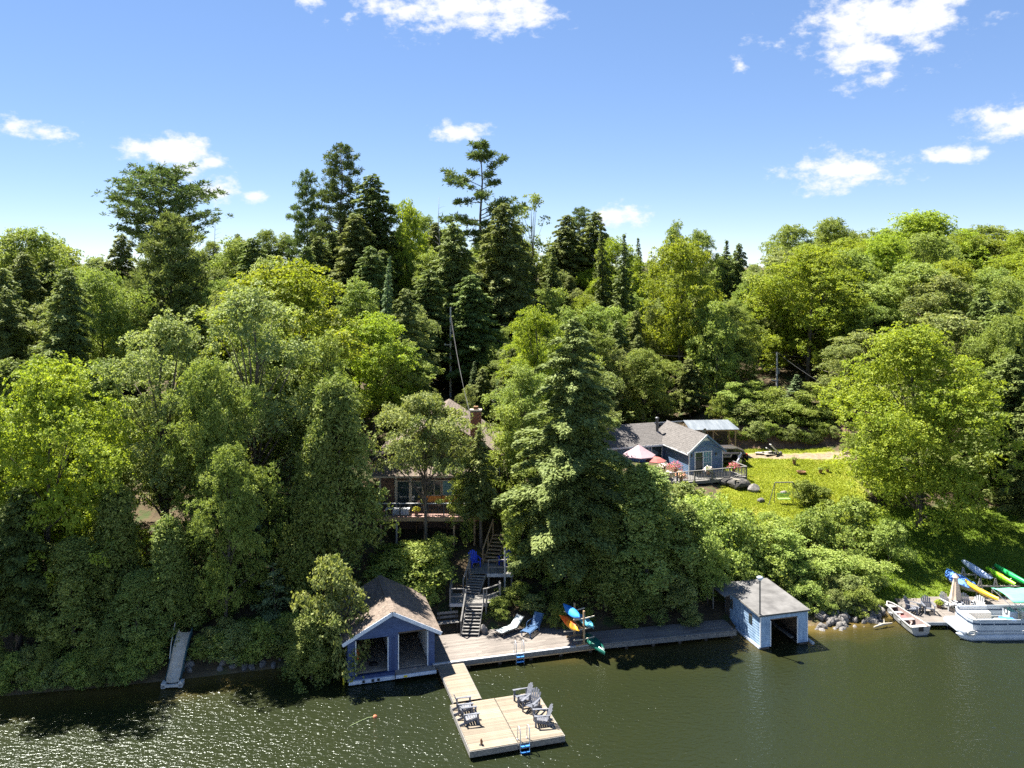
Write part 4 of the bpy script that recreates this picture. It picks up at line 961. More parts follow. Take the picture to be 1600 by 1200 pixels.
# ------------------------------------------------------------------ pale blue boathouse
pb = thing('boathouse', 'small pale blue boathouse with flat grey roof and one open bay', 'boathouse', (15.45, 51.75, 0), R(15))
W2, D2, Z0, ZF, ZB = 3.32, 4.3, .12, 2.08, 2.30
op = [(.68, 2.62, 0, 1.72)]
mb = MB(); clapboard(mb, (0, 0, 0), (1, 0, 0), (0, -1, 0), Z0, ZF, lambda z: (0, W2), op, exp=.17); mb.build('front_siding', 'pale_siding', pb)
win = [(.95, 1.28, 1.18, 1.68), (3.3, 3.62, 1.2, 1.7)]
mb = MB(); clapboard(mb, (0, D2, 0), (0, -1, 0), (-1, 0, 0), Z0, ZF, lambda z: (0, D2), [(D2 - b, D2 - a, c, d) for a, b, c, d in win], exp=.17); mb.build('side_siding', 'pale_siding', pb)
mb = MB(); clapboard(mb, (W2, 0, 0), (0, 1, 0), (1, 0, 0), Z0, ZF, lambda z: (0, D2), exp=.17); mb.build('side_siding', 'pale_siding', pb)
boxp('wall', 'inside_wood', pb, (.05, D2 / 2, 1.1), (.08, D2 - .1, 1.95)); boxp('wall', 'inside_wood', pb, (W2 - .05, D2 / 2, 1.1), (.08, D2 - .1, 1.95)); boxp('wall', 'inside_wood', pb, (W2 / 2, D2 - .05, 1.1), (W2, .1, 1.98))
boxp('wall', 'inside_wood', pb, (.36, .05, 1.1), (.6, .06, 1.95)); boxp('wall', 'inside_wood', pb, (2.97, .05, 1.1), (.64, .06, 1.95)); boxp('wall', 'inside_wood', pb, (1.65, .05, 1.91), (1.98, .06, .34))
for a, b, c, d in win:
    w_ = boxp('window', 'dark_wood', pb, (-.012, (a + b) / 2, (c + d) / 2), (.06, b - a + .04, d - c + .04)); boxp('pane', 'glass', w_, (-.045, (a + b) / 2, (c + d) / 2), (.012, b - a - .05, d - c - .05))
for x in (.69, 2.61): boxp('jamb', 'white_paint', pb, (x, -.03, .92), (.05, .07, 1.6))
boxp('corner_board', 'white_paint', pb, (.0, -.012, 1.1), (.07, .07, 1.94)); boxp('corner_board', 'pale_trim', pb, (W2, -.012, 1.1), (.07, .07, 1.94))
ov = .14
rz_ = [(-ov, -ov, ZF), (W2 + ov, -ov, ZF), (W2 + ov, D2 + .5, ZB), (-ov, D2 + .5, ZB)]
rf_ = MB().add([(x, y, z + .01) for x, y, z in rz_] + [(x, y, z + .09) for x, y, z in rz_], [(0, 3, 2, 1), (4, 5, 6, 7), (0, 1, 5, 4), (1, 2, 6, 5), (2, 3, 7, 6), (3, 0, 4, 7)]).build('roof', 'roof_felt', pb)
MB().beam((-ov - .012, -ov - .012, ZF + .045), (W2 + ov, -ov - .012, ZF + .045), .025, .10).build('drip_edge', 'steel_dark', rf_); MB().beam((-ov - .012, -ov, ZF + .045), (-ov - .012, D2 + .5, ZB + .045), .025, .10).build('drip_edge', 'grey_wood', rf_)
MB().add([(-.75, 3.1, 2.14), (-.15, 3.1, 2.26), (-.15, 4.9, 2.34), (-.75, 4.9, 2.22), (-.75, 3.1, 2.19), (-.15, 3.1, 2.31), (-.15, 4.9, 2.39), (-.75, 4.9, 2.27)], [(0, 3, 2, 1), (4, 5, 6, 7), (0, 1, 5, 4), (1, 2, 6, 5), (2, 3, 7, 6), (3, 0, 4, 7)]).build('porch_roof', 'roof_felt', pb)
boxp('door', 'dark_wood', pb, (-.02, 3.95, 1.15), (.05, .55, 1.7)); boxp('porch_post', 'grey_wood', pb, (-.7, 4.7, 1.2), (.08, .08, 2.0))
boxp('sill_beam', 'pale_trim', pb, (-.03, D2 / 2, .10), (.12, D2, .14)); boxp('crib', 'dark_wood', pb, (.3, D2 / 2, -.15), (.6, D2 + .1, .5)); boxp('crib', 'dark_wood', pb, (W2 - .3, D2 / 2, -.15), (.6, D2 + .1, .5))
boxp('dock_beam', 'offwhite', pb, (W2 + .25, .35, .09), (.16, 1.3, .14)); boxp('cross_beam', 'grey_wood', pb, (1.65, 2.6, .35), (2.0, .12, .1)); boxp('inner_ledge', 'grey_wood', pb, (2.52, 2.0, .30), (.2, 3.2, .1))
an = thing('light_pole', 'grey pole with lamp head at front corner of the pale boathouse roof', 'pole', (15.42, 51.74, ZF + .09), R(15))
MB().tube([(0, 0, 0), (0, 0, 2.15)], .045, 8).build('pole', 'steel_dark', an); MB().lathe([(.03, 0), (.10, .05), (.19, .18), (.20, .24), (.05, .30)], (0, 0, 2.1), 12).build('lamp_head', 'pale_trim', an, smooth=True)
boxp('bracket', 'steel_dark', an, (-.1, 0, 2.05), (.3, .04, .04)); boxp('base', 'steel_dark', an, (0, 0, .02), (.16, .16, .04))

# stone pile on the shore right of it
rp_ = thing('stone_pile', 'heap of grey shore stones beside the pale blue boathouse', 'stones', (0, 0, 0)); rq = random.Random(5)
k = 0
while k < 120:
    px_, Yp = rq.uniform(1274, 1378), rq.uniform(54.3, 57.4); X = (px_ - 800) * Yp / F; z = ground_z(X, Yp)
    if z < -.5 or z > .9: continue
    s = rq.uniform(.14, .34) * (1.25 if rq.random() < .2 else 1)
    inst('stone', ROCKS[k % 7], rp_, (X, Yp, z + s * .25 + rq.uniform(0, .12)), (rq.uniform(0, 6), rq.uniform(0, 6), rq.uniform(0, 6)), (s, s * rq.uniform(.7, 1), s * rq.uniform(.5, .8))); k += 1
dl = thing('driftwood', 'pale driftwood log at right end of the stone pile', 'log', P(1380, 978, .1), .5); MB().tube([(-.8, .1, .05), (0, 0, .12), (.7, -.15, .1)], [.05, .08, .04], 7).build('trunk', 'cream', dl); MB().tube([(.1, 0, .12), (.4, .25, .3)], [.035, .015], 5).build('branch', 'cream', dl)
# a few stones along the other shores
for i in range(26):
    px_ = rq.choice([rq.uniform(190, 440), rq.uniform(10, 190), rq.uniform(290, 440)]); Yp = 46.6 + 2.9 * (px_ / 420) + rq.uniform(-.2, .8); X = (px_ - 800) * Yp / F; s = rq.uniform(.15, .4)
    t = thing('shore_stone', 'shaded stone at the water edge of the left bank', 'stone', (X, Yp, max(-.05, ground_z(X, Yp))), rq.uniform(0, 6), 'stones along the left bank'); inst('block', ROCKS[i % 7], t, (0, 0, .05), (rq.uniform(0, 6), 0, 0), (s, s * .8, s * .6))

# ------------------------------------------------------------------ cottage among the trees
ct = thing('cottage', 'brown cottage with pinkish shingle roof behind raised deck', 'house', (0, 0, 0))
CZ = 5.5; CY = 63.1
boxp('wall', 'cottage_wall', ct, (-6.3, CY + 1.6, CZ + 1.2), (7.4, 3.1, 2.4))
sid = MB(); clapboard(sid, (-10.0, CY + .04, 0), (1, 0, 0), (0, -1, 0), CZ - 1.6, CZ + 2.35, lambda z: (0, 7.4), [(1.3, 2.25, CZ, CZ + 2.1), (2.35, 3.25, CZ, CZ + 2.1), (3.4, 5.9, CZ + .5, CZ + 2.15)], exp=.2); sid.build('siding', 'cottage_wall', ct)
boxp('foundation', 'cottage_wall', ct, (-6.3, CY + 1.8, 4.1), (7.2, 3.0, 2.7))
def window(parent, x0, x1, z0, z1, y, m='glass', frame='cream', fw=.07, mull=()):
    w_ = MB()
    for a, b, c, d in ((x0, x1, z1 - fw, z1), (x0, x1, z0, z0 + fw), (x0, x0 + fw, z0 + fw, z1 - fw), (x1 - fw, x1, z0 + fw, z1 - fw)): w_.span((a, y - .05, c), (b, y + .03, d))
    for q in mull: w_.span((q - .03, y - .045, z0 + fw), (q + .03, y + .02, z1 - fw))
    o = w_.build('window', frame, parent)
    MB().span((x0 + fw, y - .012, z0 + fw), (x1 - fw, y, z1 - fw)).build('pane', m, o); return o
window(ct, -8.75, -7.75, CZ, CZ + 2.1, CY); window(ct, -7.65, -6.75, CZ, CZ + 2.1, CY)
window(ct, -6.6, -5.35, CZ + .95, CZ + 2.15, CY, mull=(-5.9,)); window(ct, -5.3, -4.1, CZ + .95, CZ + 2.15, CY, 'curtain')
boxp('spandrel', 'orange_panel', ct, (-5.98, CY - .02, CZ + .72), (1.2, .05, .42)); boxp('spandrel', 'orange_panel', ct, (-4.7, CY - .02, CZ + .72), (1.18, .05, .42))
for x in (-10.0, -8.8, -7.7, -6.67, -4.05, -2.65): boxp('pillar', 'cream', ct, (x, CY - .06, CZ + 1.2), (.16, .12, 2.4))
e = Vector((-10.6, CY - .45, CZ + 2.40)); v = Vector((0, math.cos(R(14.5)), math.sin(R(14.5))))
r1 = MB().add([e, e + Vector((8.4, 0, 0)), e + Vector((8.4, 0, 0)) + v * 3.2, e + v * 3.2] + [p + Vector((0, 0, .12)) for p in (e, e + Vector((8.4, 0, 0)), e + Vector((8.4, 0, 0)) + v * 3.2, e + v * 3.2)], [(0, 3, 2, 1), (4, 5, 6, 7), (0, 1, 5, 4), (1, 2, 6, 5), (2, 3, 7, 6), (3, 0, 4, 7)]).build('lower_roof', 'cream', ct)
sh = MB(); shingles(sh, e + Vector((0, 0, .125)), (1, 0, 0), v, 8.4, 3.2, seed=21); tag(sh.build('shingles', 'brown_shingle', r1), kind='stuff')
# upper block, gable to the lake
UY = 65.6; ux0, ux1, ue, up_ = -10.6, -.6, 8.75, 11.9; uc = (ux0 + ux1) / 2
boxp('upper_wall', 'cottage_wall', ct, (uc, UY + 4.1, 6.8), (ux1 - ux0 - .4, 8.0, 3.9))
MB().prism([(ux0 + .2, ue), (ux1 - .2, ue), (uc, up_ - .1)], UY + .1, 'y', UY + 8.1).build('gable', 'cottage_wall', ct)
for a in (-8.6, -7.0, -4.6, -3.0): window(ct, a, a + 1.1, 8.75, 9.75, UY + .07)
window(ct, -1.55, -.95, 7.1, 8.3, UY + .07, frame='white_paint')
for s in (-1, 1):
    L = Vector((s * (ux1 - ux0) / 2, 0, ue - up_)); ee = Vector((uc, UY - .5, up_)) + L * 1.06; vv = -L.normalized(); SLn = L.length * 1.06
    q = [ee, ee + Vector((0, 9.2, 0)), ee + Vector((0, 9.2, 0)) + vv * SLn, ee + vv * SLn]
    rr = MB().add(q + [p + Vector((0, 0, .12)) for p in q], [(0, 3, 2, 1), (4, 5, 6, 7), (0, 1, 5, 4), (1, 2, 6, 5), (2, 3, 7, 6), (3, 0, 4, 7)]).build('upper_roof', 'dark_wood', ct)
    sh = MB(); shingles(sh, ee + Vector((0, 0, .125)), (0, 1, 0), vv, 9.2, SLn, w=.4, exp=.25, seed=31 + s); tag(sh.build('shingles', 'brown_shingle', rr), kind='stuff')
ch = MB().box((-2.85, 65.6, 10.4), (.82, .62, 4.2)).build('chimney', 'mortar', ct); bmh = MB()
for i in range(28):
    zz = 8.9 + i * .128
    for j in range(4):
        for y in (65.6 - .318, 65.6 + .318): bmh.box((-2.85 - .31 + j * .205 + (i % 2) * .05 - .02, y, zz), (.19, .02, .112))
    for j in range(3):
        for x in (-2.85 - .418, -2.85 + .418): bmh.box((x, 65.4 + j * .205, zz), (.02, .19, .112))
tag(bmh.build('bricks', 'brick', ch), kind='stuff'); boxp('cap', 'mortar', ch, (-2.85, 65.6, 12.53), (.95, .75, .08)); boxp('flue', 'rust', ch, (-2.85, 65.6, 12.68), (.35, .35, .26))
# its raised deck
cd = thing('raised_deck', 'pinkish raised deck with dark railing on posts before the cottage', 'deck', (0, 0, 0))
DF = 60.9
boards(cd, 'pink_deck', -9.9, -2.65, DF, CY - .03, CZ, .145, seed=9, joints=1)
MB().prism([(-2.63, DF), (-1.75, DF + .7), (-1.75, CY - .05), (-2.63, CY - .05)], CZ - .04, 'z', CZ - .003).build('corner_floor', 'pink_deck', cd)
boxp('rim_beam', 'tan_wood', cd, (-6.28, DF - .03, CZ - .17), (7.25, .06, .28)); MB().beam((-2.65, DF - .03, CZ - .17), (-1.72, DF + .7, CZ - .17), .06, .28).build('rim_beam', 'rust', cd)
boxp('joists', 'dark_wood', cd, (-6.28, (DF + CY) / 2 + .03, CZ - .13), (7.2, CY - DF - .1, .16))
for i, x in enumerate((-9.6, -8.45, -6.3, -4.25, -2.75)):
    boxp('post', 'cream' if i in (1, 2) else 'tan_wood', cd, (x, DF + .1, (CZ - .3 + ground_z(x, DF)) / 2), (.13, .13, CZ - .3 - ground_z(x, DF) + .2))
for x in (-7.2, -4.9): boxp('post', 'rust', cd, (x, CY - .4, (CZ - .3 + ground_z(x, CY)) / 2), (.1, .1, CZ - .3 - ground_z(x, CY) + .2))
rl = [(-9.85, CY - .2), (-9.85, DF + .02), (-2.65, DF + .02), (-1.78, DF + .72)]
for p, q in zip(rl, rl[1:]):
    MB().beam((*p, CZ + .98), (*q, CZ + .98), .12, .045).build('top_rail', 'offwhite' if p[1] == q[1] else 'dark_rail', cd); MB().beam((*p, CZ + .12), (*q, CZ + .12), .03, .05).build('bottom_rail', 'dark_rail', cd)
bal = MB().box((0, 0, 0), (.02, .02, .84)).mesh('baluster', 'dark_rail')
for i in range(62): inst('baluster', bal, cd, (-9.75 + i * .115, DF + .02, CZ + .55))
for x in (-9.85, -8.2, -6.15, -5.0, -3.9, -2.65): boxp('rail_post', 'dark_rail', cd, (x, DF + .02, CZ + .5), (.07, .07, 1.0))
# deck furniture
ht = thing('storage_bench', 'pale blue storage bench on left of the cottage deck', 'bench', (-8.2, 61.5, CZ)); boxp('box', 'pale_trim', ht, (0, 0, .2), (1.2, .5, .4)); boxp('lid', 'white_paint', ht, (0, 0, .425), (1.24, .54, .05))
def pot_plant(label, loc, m='flower_pink', r=.28, leaf_n=140, flower_n=90, seed=1, pot_h=.34, fm='leaf_green', blossom=.055):
    t = thing('flower_pot', label, 'flower pot', loc); MB().lathe([(.13, 0), (.19, pot_h), (.21, pot_h), (.21, pot_h + .04), (.17, pot_h + .04)], n=12).build('pot', 'pot', t)
    rs = np.random.RandomState(seed)
    for nm, n, mm, sz, rr in (('leaves', leaf_n, fm, .10, .9), ('blossoms', flower_n, m, blossom * 2, 1.05)):
        if not n: continue
        d = unit(rs.normal(size=(n, 3))); d[:, 2] = np.abs(d[:, 2]) * .9; c = d * (r * rr * rs.uniform(.55, 1, n))[:, None] + np.array([0, 0, pot_h + .02])
        nr = unit(d + rs.normal(size=(n, 3)) * .4 + np.array([0, 0, .4])); tt, b = leaf_frame(rs, nr, np.full(n, sz) * rs.uniform(.7, 1.2, n), .8)
        o = bpy.data.objects.new(nm, quads_mesh(nm, c, tt, b, rs.rand(n), mm)); COL.objects.link(o); o.parent = t; tag(o, kind='stuff')
    return t
pot_plant('yellow green potted plant at the cottage deck railing', (-7.05, 61.35, CZ), 'yellow', .36, 260, 40, 3, fm='grass_blade')
pot_plant('dark green hanging plant right of centre on cottage railing', (-5.35, 61.1, CZ + .75), 'flower_pale', .40, 260, 0, 4, pot_h=.2)
pot_plant('trailing green plant on the cottage railing', (-6.5, 61.1, CZ + .75), 'flower_pale', .33, 200, 0, 5, pot_h=.2)
dc = adirondack('deck_chair', 'dark brown chair at left end of cottage deck', 'dark_wood', (-9.2, 62.2, CZ), 300)
tb = thing('table', 'white side table at left end of the cottage deck', 'table', (-9.0, 61.3, CZ)); boxp('top', 'white_paint', tb, (0, 0, .5), (.6, .45, .04)); [boxp('leg', 'white_paint', tb, (a, b, .24), (.05, .05, .48)) for a in (-.25, .25) for b in (-.18, .18)]

# ------------------------------------------------------------------ blue house
hz = 4.35
hs_o = Vector((16.6, 78.0, hz)); HY = R(18); HM = Matrix.Rotation(HY, 3, 'Z')
bhs = thing('house', 'blue clapboard house with grey shingle roof and white trim', 'house', hs_o, HY)
GW, GD, GE, GP = 3.55, 5.0, 2.12, 3.55                        # front wing: width, depth, eave, peak
sd_ = (.55, 2.42, .02, 2.08)
def gg(z):
    t = max(0, (z - GE) / (GP - GE)); return (t * GW / 2, GW - t * GW / 2)
mb = MB(); clapboard(mb, (0, 0, 0), (1, 0, 0), (0, -1, 0), -.3, GP - .03, gg, [sd_], exp=.17); mb.build('gable_siding', 'house_siding', bhs)
mb = MB(); clapboard(mb, (0, GD, 0), (0, -1, 0), (-1, 0, 0), -.3, GE, lambda z: (0, GD), exp=.17); mb.build('side_siding', 'house_siding', bhs)
mb = MB(); clapboard(mb, (GW, 0, 0), (0, 1, 0), (1, 0, 0), -.3, GE, lambda z: (0, GD), exp=.17); mb.build('side_siding', 'house_siding', bhs)
boxp('wing_wall', 'house_siding', bhs, (GW / 2, GD / 2 + .35, GE / 2 - .1), (GW - .06, GD - .6, GE)); MB().prism([(.03, GE), (GW - .03, GE), (GW / 2, GP - .05)], .06, 'y', GD).build('wing_gable', 'house_siding', bhs)
for x in (0, GW): boxp('corner_board', 'white_paint', bhs, (x, -.02, GE / 2 - .05), (.10, .10, GE + .1))
sdr = MB()
for a, b, c, d in ((sd_[0], sd_[1], 1.98, 2.08), (sd_[0], sd_[0] + .1, 0, 1.98), (sd_[1] - .1, sd_[1], 0, 1.98), (1.43, 1.54, 0, 1.98)): sdr.span((a, -.06, c), (b, .05, d))
sdo = sdr.build('sliding_door', 'white_paint', bhs); MB().span((.65, -.01, .03), (1.43, .0, 1.98)).build('pane', 'glass', sdo); MB().span((1.54, -.015, .03), (2.32, -.005, 1.98)).build('pane', 'curtain', sdo)
mu = MB(); [mu.span((1.54, -.04, z), (2.32, -.02, z + .03)) for z in (.5, .98, 1.46)]; [mu.span((x, -.04, .05), (x + .03, -.02, 1.98)) for x in (1.78, 2.04)]; mu.build('muntin', 'white_paint', sdo)
vent = MB().prism([(GW / 2 - .42, GP - .50), (GW / 2 + .42, GP - .50), (GW / 2, GP - .16)], -.05, 'y', -.02).build('vent', 'white_paint', bhs)
for x in (.25, 2.85): l_ = boxp('wall_lamp', 'steel_dark', bhs, (x, -.07, 1.75), (.12, .12, .24)); boxp('lens', 'offwhite', l_, (x, -.08, 1.63), (.09, .09, .05))
MB().beam((GW * .50, -.10, 2.75), (GW + .12, -.10, 2.02), .10, .07).build('rake_return', 'house_siding', bhs)
MB().tube([(-.28, -.22, GE - .02), (-.05, -.06, GE - .22), (-.04, -.06, 0)], .045, 6).build('downpipe', 'white_paint', bhs)
gs = math.atan2(GP - GE, GW / 2); GS = (GW / 2 + .3) / math.cos(gs)
for s in (-1, 1):
    ee = Vector((GW / 2 + s * (GW / 2 + .3), -.28, GE - .3 * math.tan(gs) + .03)); vv = Vector((-s * math.cos(gs), 0, math.sin(gs))); Ln = GD + .28 + (2.6 if s > 0 else 2.4)
    q = [ee, ee + Vector((0, Ln, 0)), ee + Vector((0, Ln, 0)) + vv * GS, ee + vv * GS]
    rr = MB().add(q + [p + Vector((0, 0, .08)) for p in q], [(0, 3, 2, 1), (4, 5, 6, 7), (0, 1, 5, 4), (1, 2, 6, 5), (2, 3, 7, 6), (3, 0, 4, 7)]).build('wing_roof', 'white_paint', bhs)
    sh = MB(); shingles(sh, ee + Vector((0, 0, .085)), (0, 1, 0), vv, Ln, GS, w=.33, exp=.2, seed=41 + s); tag(sh.build('shingles', 'grey_shingle', rr), kind='stuff')
    MB().beam(ee + Vector((0, -.02, .02)), ee + vv * GS + Vector((0, -.02, .02)), .04, .16).build('bargeboard', 'white_paint' if s < 0 else 'house_siding', rr)
    MB().beam(ee + Vector((-s * .03, 0, -.02)), ee + Vector((-s * .03, GD, -.02)), .08, .09).build('gutter', 'white_paint', rr)
# main part of the house, running left
mx0, mx1, my0, my1, me_, mp_ = -8.6, 3.4, GD, GD + 5.4, 1.95, 3.30
mb = MB(); clapboard(mb, (mx0, my0, 0), (1, 0, 0), (0, -1, 0), -.3, me_, lambda z: (0, -mx0), [(mx0 * -1 - 1.35, mx0 * -1 - .15, 0, 1.9), (mx0 * -1 - 2.9, mx0 * -1 - 1.6, .95, 1.85), (2.0, 3.6, .95, 1.85)], exp=.17); mb.build('front_siding', 'house_siding', bhs)
boxp('main_wall', 'house_siding', bhs, ((mx0 + mx1) / 2, (my0 + my1) / 2 + .1, me_ / 2 - .1), (mx1 - mx0 - .05, my1 - my0 - .1, me_ + .1))
do = MB(); do.span((-1.35, my0 - .05, 0), (-1.27, my0 + .04, 1.9)); do.span((-.23, my0 - .05, 0), (-.15, my0 + .04, 1.9)); do.span((-1.35, my0 - .05, 1.82), (-.15, my0 + .04, 1.92)); dd = do.build('door', 'white_paint', bhs); MB().span((-1.27, my0 - .02, 0), (-.23, my0, 1.82)).build('pane', 'glass', dd)
window(bhs, -2.9, -1.6, .95, 1.85, my0, frame='white_paint', mull=(-2.25,)); window(bhs, mx0 + 2.0, mx0 + 3.6, .95, 1.85, my0, frame='white_paint', mull=(mx0 + 2.8,))
ms_ = math.atan2(mp_ - me_, (my1 - my0) / 2); MS = ((my1 - my0) / 2 + .45) / math.cos(ms_)
for s in (-1, 1):
    ee = Vector((mx0 - .3, (my0 + my1) / 2 + s * ((my1 - my0) / 2 + .45), me_ - .45 * math.tan(ms_) + .1)); vv = Vector((0, -s * math.cos(ms_), math.sin(ms_))); Ln = mx1 - mx0 + .6 if s > 0 else -mx0 + .3 + .35
    q = [ee, ee + Vector((Ln, 0, 0)), ee + Vector((Ln, 0, 0)) + vv * MS, ee + vv * MS]
    rr = MB().add(q + [p + Vector((0, 0, .08)) for p in q], [(0, 3, 2, 1), (4, 5, 6, 7), (0, 1, 5, 4), (1, 2, 6, 5), (2, 3, 7, 6), (3, 0, 4, 7)]).build('main_roof', 'white_paint', bhs)
    sh = MB(); shingles(sh, ee + Vector((0, 0, .085)), (1, 0, 0), vv, Ln, MS, w=.33, exp=.2, seed=51 + s); tag(sh.build('shingles', 'grey_shingle', rr), kind='stuff')
    if s < 0: MB().beam(ee + Vector((0, -.02, 0)), ee + Vector((Ln, -.02, 0)), .05, .16).build('fascia', 'white_paint', rr)
chm = MB().lathe([(.14, 0), (.14, 1.5), (.19, 1.52), (.19, 1.66), (.05, 1.74)], (.05, my0 + 1.4, 2.55), 12).build('stove_pipe', 'steel_dark', bhs); MB().lathe([(.30, 0), (.16, .30)], (.05, my0 + 1.4, 2.5), 12).build('flashing', 'alu', chm)
MB().lathe([(.10, 0), (.10, .6), (.15, .62), (.04, .7)], (-4.6, my0 + 2.7, 3.3), 10).build('vent_pipe', 'pale_trim', bhs)
dish = MB().lathe([(.02, .06), (.14, .045), (.25, .015), (.32, 0), (.30, -.01), (.14, .03)], n=16).build('satellite_dish', 'grey_wood', bhs, smooth=True); dish.location = (GW / 2 + .55, 1.2, GP + .12); dish.rotation_euler = (R(-70), 0, R(20))
MB().tube([(GW / 2 + .55, 1.3, GP - .6), (GW / 2 + .55, 1.25, GP + .1)], .03, 6).build('dish_mast', 'steel_dark', bhs)
# deck in front
dk = thing('house_deck', 'grey railed deck in front of the blue house', 'deck', hs_o, HY)
DKY, DKX0, DKX1 = -2.3, -8.0, 4.7
boards(dk, 'grey_wood', DKX0, DKX1, DKY, -.06, -.02, .145, seed=12, joints=2); boards(dk, 'grey_wood', DKX0, -.12, .0, GD - .08, -.02, .145, seed=13, joints=1)
boxp('fascia', 'grey_wood', dk, ((DKX0 + DKX1) / 2, DKY - .03, -.16), (DKX1 - DKX0, .05, .26)); boxp('fascia', 'grey_wood', dk, (DKX1 + .03, DKY / 2, -.16), (.05, -DKY, .26)); boxp('skirt', 'dark_wood', dk, ((DKX0 + DKX1) / 2, DKY + .5, -.6), (DKX1 - DKX0 - .4, .06, .7))
bal2 = MB().box((0, 0, 0), (.035, .035, .80)).mesh('baluster', 'grey_wood')
for (x0, y0, x1, y1) in ((DKX0, DKY, DKX1, DKY), (DKX1, DKY, DKX1, -.1)):
    MB().beam((x0, y0, .92), (x1, y1, .92), .13, .045).build('top_rail', 'grey_wood', dk); MB().beam((x0, y0, .10), (x1, y1, .10), .05, .06).build('bottom_rail', 'grey_wood', dk)
    n = int(math.hypot(x1 - x0, y1 - y0) / .16)
    for i in range(n): inst('baluster', bal2, dk, (x0 + (x1 - x0) * (i + .5) / n, y0 + (y1 - y0) * (i + .5) / n, .50))
for x in [DKX0 + i * (DKX1 - DKX0) / 7 for i in range(8)]:
    boxp('rail_post', 'grey_wood', dk, (x, DKY, .42), (.10, .10, 1.05)); wp = hs_o + HM @ Vector((x, DKY + .1, 0)); boxp('support', 'grey_wood', dk, (x, DKY + .12, -.9), (.13, .13, 1.4))
def HP(x, y, z=0): return hs_o + HM @ Vector((x, y, z))
pot_plant('pink flower pot at right end of the blue house deck rail', HP(3.55, -2.0, .45), 'flower_pink', .62, 200, 260, 6)
pot_plant('pale flower pot before the sliding door of the blue house', HP(.9, -1.9, .38), 'flower_pale', .5, 160, 170, 7)
pot_plant('orange flower pot hanging low on the deck rail', HP(-2.0, -2.05, .05), 'flower_orange', .62, 180, 220, 8)
pot_plant('coral pink flower pot left of the wing on the blue house deck', HP(-1.6, -.3, .35), 'flower_pink', .8, 200, 320, 9)
pot_plant('pale pink flower pot farther left on the blue house deck', HP(-2.2, .9, .35), 'flower_pale', .62, 160, 200, 10)
pot_plant('white flower pot near the house door', HP(-3.2, -1.9, .35), 'flower_pale', .36, 140, 130, 11)
um = thing('patio_umbrella', 'large pale pink open umbrella on the blue house deck', 'umbrella', HP(-4.6, 1.2, 0))
cn = MB(); cn.rows([[(r_ * math.cos(j * math.pi / 4) * 1.0, r_ * math.sin(j * math.pi / 4), z) for j in range(8)] for r_, z in ((.02, 2.85), (.7, 2.40), (1.55, 1.90), (1.56, 1.80))], close=True); cn.build('canopy', 'umbrella_pink', um); MB().tube([(0, 0, 0), (0, 0, 2.9)], .025, 8).build('pole', 'alu', um); MB().lathe([(.3, 0), (.28, .08), (.05, .12)], n=12).build('base', 'steel_dark', um)
um2 = thing('patio_umbrella', 'smaller red umbrella beside the pale pink one on deck', 'umbrella', HP(-3.5, .0, 0))
cn = MB(); cn.rows([[(r_ * math.cos(j * math.pi / 4), r_ * math.sin(j * math.pi / 4), z) for j in range(8)] for r_, z in ((.02, 1.92), (.5, 1.80), (.95, 1.55), (.96, 1.50))], close=True); cn.build('canopy', 'umbrella_red', um2); MB().tube([(0, 0, 0), (0, 0, 1.95)], .025, 8).build('pole', 'alu', um2); MB().lathe([(.25, 0), (.23, .08), (.05, .12)], n=12).build('base', 'steel_dark', um2)
# carport, car, flag
cp = thing('carport', 'open carport with sloping sheet metal roof behind blue house', 'carport', (20.55, 85.6, 4.6), R(4))
q = [(-2.55, -1.1, 2.62), (2.55, -1.1, 2.62), (2.15, 1.4, 3.15), (-2.6, 1.4, 3.15)]
cr_ = MB().add(q + [(x, y, z + .05) for x, y, z in q], [(0, 3, 2, 1), (4, 5, 6, 7), (0, 1, 5, 4), (1, 2, 6, 5), (2, 3, 7, 6), (3, 0, 4, 7)]).build('roof', 'metal_roof', cp)
for i in range(12): t = i / 11; MB().beam((-2.5 + t * 5.0, -1.1, 2.685), (-2.55 + t * 4.65, 1.4, 3.215), .035, .035).build('roof_rib', 'metal_roof', cr_)
for x in (-2.2, -.1, 2.2):
    for y in (-.8, 1.2): boxp('post', 'tan_wood', cp, (x, y, 1.3), (.12, .12, 2.7))
    MB().beam((x, -.75, 2.5), (x + .55, -.75, 2.0), .07, .09).build('brace', 'tan_wood', cp)
for y in (-.85, 1.2): MB().beam((-2.4, y, 2.55 + (y > 0) * .42), (2.3, y, 2.55 + (y > 0) * .42), .08, .16).build('beam', 'tan_wood', cp)
boxp('back_wall', 'dark_wood', cp, (-.1, 1.3, 1.3), (4.4, .05, 2.5))
car = thing('parked_car', 'dark brown station wagon parked beside the blue house', 'car', (20.75, 82.0, 4.52), R(4))
pr = [(-2.25, .32), (-2.28, .70), (-2.15, .92), (-1.35, 1.02), (-.55, 1.46), (.2, 1.54), (1.35, 1.52), (1.95, 1.30), (2.22, .98), (2.30, .62), (2.25, .32)]
rws = []
for yy, kx, kz in ((-.86, 1.0, .0), (-.90, 1.0, .0), (-.80, .985, .0), (-.62, .98, .02), (0, 1.0, .04), (.62, .98, .02), (.80, .985, .0), (.90, 1.0, .0), (.86, 1.0, .0)):
    top = 1.0 if abs(yy) < .7 else 0.0; rw = []
    for x, z in pr:
        lim = 1.56 if abs(yy) < .7 else (.98 if abs(yy) >= .86 else 1.05)
        rw.append((x * kx, yy, min(z, lim) + (kz if z > 1 else 0)))
    rws.append(rw)
MB().rows(rws).build('body', 'car_paint', car, smooth=True)
MB().prism([(-1.25, 1.03), (-.55, 1.44), (.2, 1.52), (1.35, 1.50), (1.90, 1.25), (2.0, 1.03)], -.74, 'y', .74).build('cabin', 'car_paint', car)
